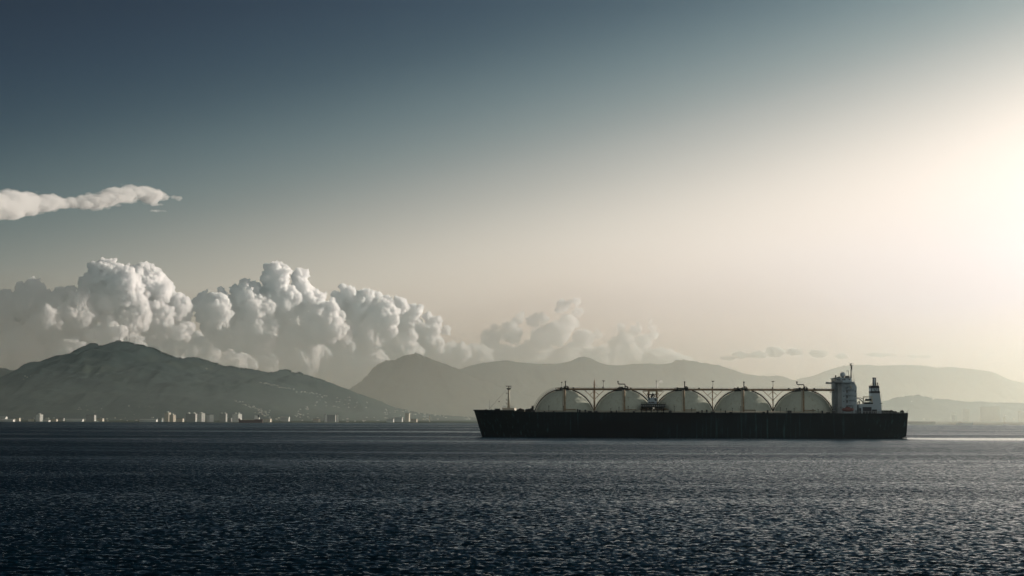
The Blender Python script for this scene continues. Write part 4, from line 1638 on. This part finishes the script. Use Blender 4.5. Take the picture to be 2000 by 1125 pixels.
def block(px0, px1, ptop, pbase, y, rz, tone, label, crown='plant', name='apartment_tower', cat='tower block', group=None, split=0.0):
    """a building seen between px0 and px1; rz turns it (degrees) so that its sunny side shows"""
    a, c = at(px0, pbase, y), at(px1, ptop, y)
    w = c.x - a.x
    r = R(abs(rz))
    # footprint (bw, bd) whose turned outline is w wide
    ratio = 0.62
    bw = w / (math.cos(r) + ratio * math.sin(r))
    bd = bw * ratio
    x = (a.x + c.x) / 2
    zb = float(coast_height(np.array([x]), np.array([y]))[0]) - 1.0
    o = empty(name, (x, y, zb), R(rz))
    h = c.z - zb
    q = MB().box(-bw / 2, bw / 2, -bd / 2, bd / 2, 0, h)
    q.build('wall', WALLS[tone], o)
    q = MB().box(-bw / 2 - 0.5, bw / 2 + 0.5, -bd / 2 - 0.5, bd / 2 + 0.5, h + 0.01, h + 1.2)
    q.build('roof', M_ROOFT, o)
    if crown == 'plant':
        q = MB().box(-bw * 0.2, bw * 0.12, -bd * 0.2, bd * 0.25, h + 1.21, h + 4.6)
        q.build('lift_house', M_PLAIN, o)
    elif crown == 'domes':
        for k in (-0.28, 0.28):
            q = MB()
            rr_ = min(bw, bd) * 0.2
            q.lathe([(rr_, h + 1.21), (rr_, h + 2.2)] + [(rr_ * math.cos(t), h + 2.2 + rr_ * math.sin(t)) for t in (0.3, 0.7, 1.1, 1.5)], (k * bw, 0), 12)
            q.build('roof_tank', M_PLAIN, o)
    tag(o, label, cat, group)
    return o


G = 'tower blocks along the far shore'
block(70, 84.5, 809.5, 821, 7350, -38, 'white', 'bright white tower block near the left edge of the far shore', group=G)
block(169, 187, 811, 820, 7500, -8, 'grey', 'dull grey slab block on the shore below the radio mast hill', crown='', group=G)
block(321, 334, 805.8, 821, 7450, -30, 'cream', 'taller cream block of the stepped pair on the shore', group=G)
block(330.5, 343.5, 810.2, 821.5, 7300, -34, 'cream', 'lower cream block of the stepped pair on the shore', group=G)
block(364, 384, 808.4, 822, 7600, -4, 'grey', 'wide grey block with roof tanks, left of the white blocks on the shore', crown='domes', group=G)
block(385, 401, 807.2, 822.5, 7400, -42, 'white', 'pale block with its right half sunlit, left of the plain white block', group=G)
block(402.5, 418, 809.8, 823, 7300, -55, 'white', 'plain white sunlit block right of the half lit one', crown='', group=G)
block(429.5, 443.5, 808.2, 821, 7500, -12, 'grey', 'grey block with roof tanks standing alone left of the rusty ship', crown='domes', group=G)
block(454, 473, 808.6, 823.5, 7350, -38, 'white', 'pale block standing right behind the bow of the small rusty ship', crown='domes', group=G)
block(633.5, 639, 809, 822.5, 7350, -60, 'white', 'narrow white tower at the left end of the broad grey block', crown='', group=G)
block(639, 656, 811, 822.5, 7420, -3, 'grey', 'broad grey block between two narrow white towers', crown='', group=G)
block(656, 661.5, 809, 822.5, 7350, -60, 'white', 'narrow white tower at the right end of the broad grey block', crown='', group=G)
block(791.5, 801, 807.5, 814.5, 8200, -25, 'cream', 'cream block alone on the low slope left of the big ship', crown='', group=G)
block(838, 840.5, 812, 817, 8000, -50, 'cream', 'slim pale tower just left of the big ship\'s bow', crown='', group=G)
block(1881.5, 1894.5, 799.5, 823, 12000, -20, 'tan', 'tall hazy tower with a bright right edge behind the pale ship', group=G)
block(1916, 1934, 795.5, 824, 12200, -2, 'tan', 'wide left half of the tallest hazy building on the right shore', crown='', group=G)
block(1934, 1952.5, 794, 826, 12000, -16, 'tan', 'tallest hazy building with a sunlit right edge on the right shore', group=G)
block(1959, 1963.5, 815, 827, 11800, -45, 'cream', 'slim low block just right of the tallest building', crown='', group=G)
block(1990, 2010, 803, 827, 11900, -5, 'tan', 'hazy block cut by the right edge of the picture', crown='', group=G)


LOW = [(30, 40, 816.5, 'cream', 'midway from the long white shed to the bright tower'), (42, 50, 818.5, 'tan', 'midway from the long white shed to the bright tower'),
       (56, 66, 818, 'white', 'just left of the bright white tower'), (102, 112, 818.5, 'cream', 'right of the bright white tower'), (116, 126, 817.2, 'tan', 'left of the long thin shed near the grey slab'),
       (190, 203, 817.5, 'cream', 'just right of the dull grey slab block'), (212, 222, 818.5, 'white', 'between the grey slab and the longest shed'), (228, 240, 816.8, 'tan', 'between the grey slab and the longest shed'),
       (250, 264, 818, 'cream', 'left of the longest thin shed'), (309, 319, 817, 'tan', 'between the longest shed and the stepped pair'), (345, 359, 817.6, 'cream', 'right of the stepped pair'),
       (420, 428, 816, 'white', 'right of the plain white block'), (445, 453, 817, 'tan', 'left of the block behind the rusty ship'), (516, 530, 818, 'cream', 'right of the rusty ship\'s stern'),
       (570, 584, 818.4, 'tan', 'right of the pale inland shed'), (590, 600, 816.8, 'white', 'midway between the rusty ship and the narrow towers'), (612, 626, 818.2, 'cream', 'left of the narrow white towers'),
       (664, 680, 818, 'tan', 'right of the narrow white towers'), (688, 700, 817, 'cream', 'between the narrow towers and the dim flat shed'), (712, 730, 818.6, 'tan', 'left of the dim flat shed'),
       (802, 815, 818.5, 'cream', 'below and right of the cream block on the slope'), (846, 862, 819, 'tan', 'right of the slim pale tower'), (880, 896, 819.5, 'cream', 'close to the big ship\'s bow')]
for x0_, x1_, pt_, tone_, where_ in [w_ for i_, w_ in enumerate(LOW) if i_ in (0, 2, 3, 4, 5, 9, 10, 12, 13, 16, 20)]:
    tone_ = {'white': 'cream', 'cream': 'tan', 'tan': 'grey'}[tone_]
    block(x0_, x1_, pt_, 823.5, 7250 + (x0_ * 7 % 300), -4 - (x0_ * 13 % 20), tone_, 'low %s building on the shore %s' % (tone_, where_),
          crown='', name='waterfront_building', cat='building', group='low buildings on the far shore')


def shed(px0, px1, ptop, pbase, y, rz, label, name='warehouse', mt=None):
    a, c = at(px0, pbase, y), at(px1, ptop, y)
    w, x = c.x - a.x, (a.x + c.x) / 2
    zb = float(coast_height(np.array([x]), np.array([y]))[0]) - 1.0
    o = empty(name, (x, y, zb), R(rz))
    h = max(3.0, c.z - zb)
    d = 24.0
    q = MB().box(-w / 2, w / 2, -d / 2, d / 2, 0, h * 0.72)
    q.build('wall', mt or M_SHED, o)
    q = MB().add([(-w / 2 - 1, -d / 2 - 1, h * 0.72), (w / 2 + 1, -d / 2 - 1, h * 0.72), (w / 2 + 1, d / 2 + 1, h * 0.72), (-w / 2 - 1, d / 2 + 1, h * 0.72),
                  (-w / 2 - 1, 0, h), (w / 2 + 1, 0, h)], [(0, 1, 5, 4), (3, 4, 5, 2), (0, 4, 3), (1, 2, 5), (0, 3, 2, 1)])
    q.build('roof', M_SHED, o)
    tag(o, label, 'warehouse', 'sheds and halls on the waterfront')
    return o


shed(-6, 13, 813, 822.5, 7100, -6, 'tall white hall at the left edge of the far waterfront')
shed(0, 28, 818.5, 823.5, 7050, -6, 'long low white shed on the waterfront at the left edge')
shed(85, 97, 820, 823.8, 7080, -8, 'small low shed beside the bright white tower')
shed(130, 163, 818, 821.5, 7300, -5, 'long thin shed left of the dull grey slab block')
shed(274, 307, 818.4, 821.8, 7200, -5, 'longest thin shed, left of the stepped pair of blocks')
shed(549, 565, 813.6, 817, 7900, -6, 'pale shed inland, right of the small rusty ship')
shed(768, 786, 814.5, 817, 7900, -5, 'low grey shed left of the cream block on the slope')
shed(756, 769, 817, 820.5, 7500, -5, 'dim flat shed on the shore, left of the big ship')
shed(1775, 1826, 822.6, 829.4, 7080, -2, 'long pale wharf shed just behind the big ship\'s stern')
shed(1858, 1868, 806, 812, 12300, -4, 'faint inland hall left of the tall hazy tower')

# ------------------------------------------------------------------ houses on the plain and up the slopes
def land_at_px(px, py):
    """where the line of sight through a photo pixel meets the hills"""
    d = ray(px, py)
    ys = np.concatenate([np.arange(7060, 9000, 30.0), np.arange(9000, 22000, 60.0)])
    xs_l = d.x / d.y * ys
    zs_l = CAM_H + d.z / d.y * ys
    h = coast_height(xs_l, ys)
    for f, x0, x1, dd in HEIGHT.values():
        hh = f(xs_l, ys)
        h = np.where((xs_l > x0) & (xs_l < x1), np.maximum(h, hh), h)
    k = np.nonzero(h >= zs_l)[0]
    if len(k) == 0:
        return None
    k = k[0]
    return Vector((xs_l[k], ys[k], h[k]))


def house_mesh():
    q = MB()
    q.box(-0.5, 0.5, -0.4, 0.4, -0.25, 0.42)
    nf = len(q.f)
    q.add([(-0.56, -0.47, 0.40), (0.56, -0.47, 0.40), (0.56, 0.47, 0.40), (-0.56, 0.47, 0.40), (-0.56, 0, 0.68), (0.56, 0, 0.68)],
          [(0, 1, 5, 4), (2, 3, 4, 5), (0, 4, 3), (1, 2, 5), (0, 3, 2, 1)])
    me = q.mesh('house')
    for i, p in enumerate(me.polygons):
        p.material_index = 1 if i >= nf else 0
    me.materials.append(M_PLAIN)
    me.materials.append(M_TILE)
    return me


HOUSE = house_mesh()
HOUSE_PALE = HOUSE.copy()
HOUSE_PALE.materials[1] = M_SHED
hr = random.Random(21)
proto = None


def houses(pts, label, group, jx=2.0, jy=1.0, size=(3.0, 5.0)):
    """pts: list of (px, py); a small house at each"""
    global proto
    for px, py in pts:
        p = land_at_px(px + hr.uniform(-jx, jx), py + hr.uniform(-jy, jy))
        if p is None:
            continue
        s = hr.uniform(*size) * p.y / F_PX
        if proto is None:
            o = proto = link('house', HOUSE)
        else:
            o = proto.copy()
            o.data = HOUSE if hr.random() < 0.45 else HOUSE_PALE
            COL.objects.link(o)
        o.location = p
        o.scale = (s, s * hr.uniform(0.7, 1.0), s * hr.uniform(0.6, 0.95))
        o.rotation_euler = (0, 0, R(hr.uniform(-75, 10)))
        tag(o, label, 'house', group)


def line(p0, p1, n):
    return [(p0[0] + (p1[0] - p0[0]) * (i + hr.random() * 0.8) / n, p0[1] + (p1[1] - p0[1]) * (i + 0.5) / n) for i in range(n)]


def area(x0, x1, y0, y1, n):
    return [(hr.uniform(x0, x1), hr.uniform(y0, y1)) for _ in range(n)]


houses(line((456, 783), (522, 806), 26), 'tiny pale house in the string running down the slope above the rusty ship', 'houses above the rusty ship', 2, 1.6, (2.0, 3.4))
houses(area(498, 528, 802, 816, 20), 'tiny pale house in the cluster right behind the rusty ship', 'houses behind the rusty ship', 0, 0, (2.0, 3.6))
houses(line((508, 748), (642, 778), 34), 'tiny pale house in the long string high on the left hill\'s slope', 'houses high on the left hill', 2, 2.2, (1.8, 3.2))
houses(area(576, 606, 797, 816, 20), 'tiny pale house in the cluster left of the narrow white towers', 'houses left of the narrow towers', 0, 0, (2.0, 3.4))
houses(area(606, 720, 778, 800, 30), 'tiny pale house scattered on the foot of the left hill', 'houses at the foot of the left hill', 0, 0, (1.8, 3.4))
houses(line((695, 768), (750, 782), 9), 'tiny pale house on the spur in front of the second hill', 'houses on the spur', 1, 1, (2.0, 3.6))
houses(area(745, 830, 796, 812, 34), 'tiny pale house on the low slope under the second hill', 'houses under the second hill', 0, 0, (1.8, 3.6))
houses(area(825, 925, 808, 821, 46), 'tiny pale house in the hazy suburb left of the big ship', 'houses left of the big ship', 0, 0, (1.6, 3.2))
houses(area(0, 330, 817, 822.5, 44), 'tiny pale house on the flat shore below the radio mast hill', 'houses on the left shore', 0, 0, (1.6, 3.8))
houses(area(520, 760, 815, 824, 26), 'tiny pale house on the flat shore between the rusty ship and the big one', 'houses on the middle shore', 0, 0, (1.6, 3.4))
houses(area(150, 320, 792, 812, 14), 'dim tiny house on the dark lower slope of the left hill', 'houses on the dark slope', 0, 0, (1.4, 2.6))
houses([(49, 735), (53, 737), (60, 735), (46, 741)], 'tiny house on the far hill at the left edge', 'houses on the far hill', 0.5, 0.5, (1.4, 2.2))
houses([(1782, 785), (1803, 775), (1838, 781), (1822, 780), (1816, 819), (1805, 819), (1855, 819), (1863, 820), (1869, 820), (1881, 817), (1961, 812), (1980, 819), (1981, 822), (1836, 822), (1979, 817)],
       'tiny pale house on the hazy shore right of the big ship\'s stern', 'houses on the right shore', 1, 0.6, (2.0, 3.6))
houses([(403, 721)], 'solitary white house high on the left hill\'s shoulder', 'solitary house', 0, 0, (3.0, 3.2))

# ------------------------------------------------------------------ radio masts on the summit
MASTS = [(219.3, 656, 669, 0.8, 'thin radio mast, leftmost on the summit of the left hill'),
         (233.4, 654, 668, 1.1, 'stout radio mast beside the dark hut on the summit'),
         (242.4, 662, 669, 0.7, 'shortest radio mast, left of the middle of the summit'),
         (247.2, 655, 670, 0.8, 'thin radio mast just left of the tallest one'),
         (253.2, 645.5, 671, 1.3, 'tallest radio mast on the summit of the left hill'),
         (262.4, 659.5, 674, 1.0, 'radio mast standing right of the tallest one'),
         (266.0, 668, 675, 0.8, 'low stub mast, rightmost on the summit')]
M_MAST = mat('mast_steel', (0.10, 0.09, 0.085), 0.7)
for px, p0, p1, w, label in MASTS:
    d = RANGES['left']['d']
    c = at(px, p0, d)
    zb = land_height(c.x, d) - 2.0
    top = c.z - zb
    o = empty('radio_mast', (c.x, d, zb))
    q = MB()
    q.tube([(0, 0, 0), (0, 0, top)], w * 1.5, 6, w * 0.8)
    q.build('pole', M_MAST, o)
    q = MB()
    q.box(-w * 1.9, w * 1.9, -1.0, 1.0, top * 0.55, top * 0.55 + 5.0)
    q.build('antenna_array', M_MAST, o)
    tag(o, label, 'radio mast', 'radio masts on the summit')
for px0, px1, p0, label in ((226, 236, 664.8, 'dark flat hut between the masts on the summit of the left hill'), (241, 252, 667, 'low long hut right of the other hut on the summit')):
    d = RANGES['left']['d']
    a, c = at(px0, p0, d), at(px1, p0, d)
    x = (a.x + c.x) / 2
    zb = land_height(x, d) - 4
    o = empty('transmitter_hut', (x, d, zb))
    w = c.x - a.x
    hgt = max(8.0, a.z - zb)
    MB().box(-w / 2, w / 2, -8, 8, 0, hgt - 1.5).build('wall', M_MAST, o)
    MB().box(-w / 2 - 1, w / 2 + 1, -9, 9, hgt - 1.49, hgt).build('roof', M_ROOFT, o)
    tag(o, label, 'hut', 'huts on the summit')

# ------------------------------------------------------------------ small ships off the far shore
def small_ship(px0, px1, pwl, ptop_bow, ptop_mid, y, house, hull_m, house_m, label, fwd=-1, extra=True):
    """fwd = -1: bow at the left"""
    a, c = at(px0, pwl, y), at(px1, pwl, y)
    ln = c.x - a.x
    x = (a.x + c.x) / 2
    hb = at(px0, ptop_bow, y).z
    hm_ = at(px0, ptop_mid, y).z
    o = empty('cargo_ship', (x, y, 0))
    bm_ = ln * 0.15
    # half model: rows of (x, half width, top)
    q = MB()
    n = 28
    top, bot = [], []
    vs = []
    for i in range(n + 1):
        s = i / n
        f = min(1, (s / 0.2)) ** 0.55
        fa = min(1, ((1 - s) / 0.08)) ** 0.3 * 0.35 + 0.65
        w = max(0.15, bm_ / 2 * min(f, fa))
        zt = hb if s < 0.10 else (hm_ if s < 0.66 else hm_ + (hb - hm_) * 0.55)
        xx = -ln / 2 + s * ln
        off = ln * 0.02 * (1 - s)
        vs += [(xx, -w, zt), (xx + off, -w * 0.86, -1.5), (xx + off, w * 0.86, -1.5), (xx, w, zt)]
    fs = [(0, 1, 2, 3), (4 * n + 3, 4 * n + 2, 4 * n + 1, 4 * n)]
    for i in range(n):
        for j in range(4):
            k = (j + 1) % 4
            fs.append((4 * i + j, 4 * i + 4 + j, 4 * i + 4 + k, 4 * i + k))
    if fwd > 0:
        vs = [(-x_, y_, z_) for x_, y_, z_ in vs]
        fs = [f[::-1] for f in fs]
    q.add(vs, fs)
    q.build('hull', hull_m, o)
    sg = -fwd
    u0, u1 = sg * ln * 0.16, sg * ln * 0.36
    x0, x1 = min(u0, u1), max(u0, u1)
    zt = at(px0, house, y).z
    q = MB()
    q.box(x0, x1, -bm_ * 0.44, bm_ * 0.44, hm_ - 0.2, hm_ + (zt - hm_) * 0.6)
    q.box(x0 + ln * 0.01, x1 - ln * 0.08, -bm_ * 0.48, bm_ * 0.48, hm_ + (zt - hm_) * 0.6, zt)
    wh = q.build('deckhouse', house_m, o)
    q = MB().box(x0 + ln * 0.008, x0 + ln * 0.012, -bm_ * 0.4, bm_ * 0.4, hm_ + (zt - hm_) * 0.72, zt - 0.8)
    q.build('window', M_GLASS, wh)
    if extra:
        uf = sg * ln * 0.31
        q = MB().prism([(uf - ln * 0.025, hm_ + (zt - hm_) * 0.55), (uf + ln * 0.03, hm_ + (zt - hm_) * 0.55), (uf + ln * 0.022, zt + 2.6), (uf - ln * 0.02, zt + 2.6)], -2, 2)
        q.build('funnel', M_DARK, o)
        q = MB().tube([(sg * ln * 0.24, 0, zt), (sg * ln * 0.24, 0, zt + 7)], 0.5, 6, 0.25)
        q.build('mast', M_DARK, o)
        q = MB()
        q.tube([(-sg * ln * 0.36, 0, hm_ + 1.2), (sg * ln * 0.14, 0, hm_ + 1.2)], 0.6, 6)
        q.tube([(-sg * ln * 0.36, -3, hm_ + 0.7), (sg * ln * 0.14, -3, hm_ + 0.7)], 0.5, 6)
        for k in range(6):
            xx = -sg * ln * (0.34 - k * 0.09)
            q.box(xx - 1.2, xx + 1.2, -4, 4, hm_ - 0.1, hm_ + 2.2)
        q.tube([(-sg * ln * 0.08, 0, hm_), (-sg * ln * 0.08, 0, hm_ + 7.5)], 0.5, 6)
        q.build('deck_gear', M_CREAM, o)
        q = MB().tube([(-sg * ln * 0.46, 0, hb - 0.2), (-sg * ln * 0.46, 0, hb + 5)], 0.4, 6)
        q.build('foremast', M_DARK, o)
    tag(o, label, 'ship')
    return o


M_ORANGE = mat('rusty_hull_paint', (0.105, 0.052, 0.036), 0.6, var=0.25, vscale=0.1)
small_ship(465.2, 513.3, 825.6, 817.6, 820.4, 6650, 811.8, M_ORANGE, M_PLAIN, 'small ship with a dull rusty brown hull lying off the far shore', -1)
small_ship(1868, 1901, 830.2, 824.8, 826.6, 6750, 823.2, M_WHITE, M_CREAM, 'pale ghostly ship in the haze right of the big ship\'s stern', 1, False)
small_ship(1959, 1970, 830.6, 826.5, 828, 6750, 823.8, M_WHITE, M_CREAM, 'tiny pale boat in the haze near the right edge', 1, False)
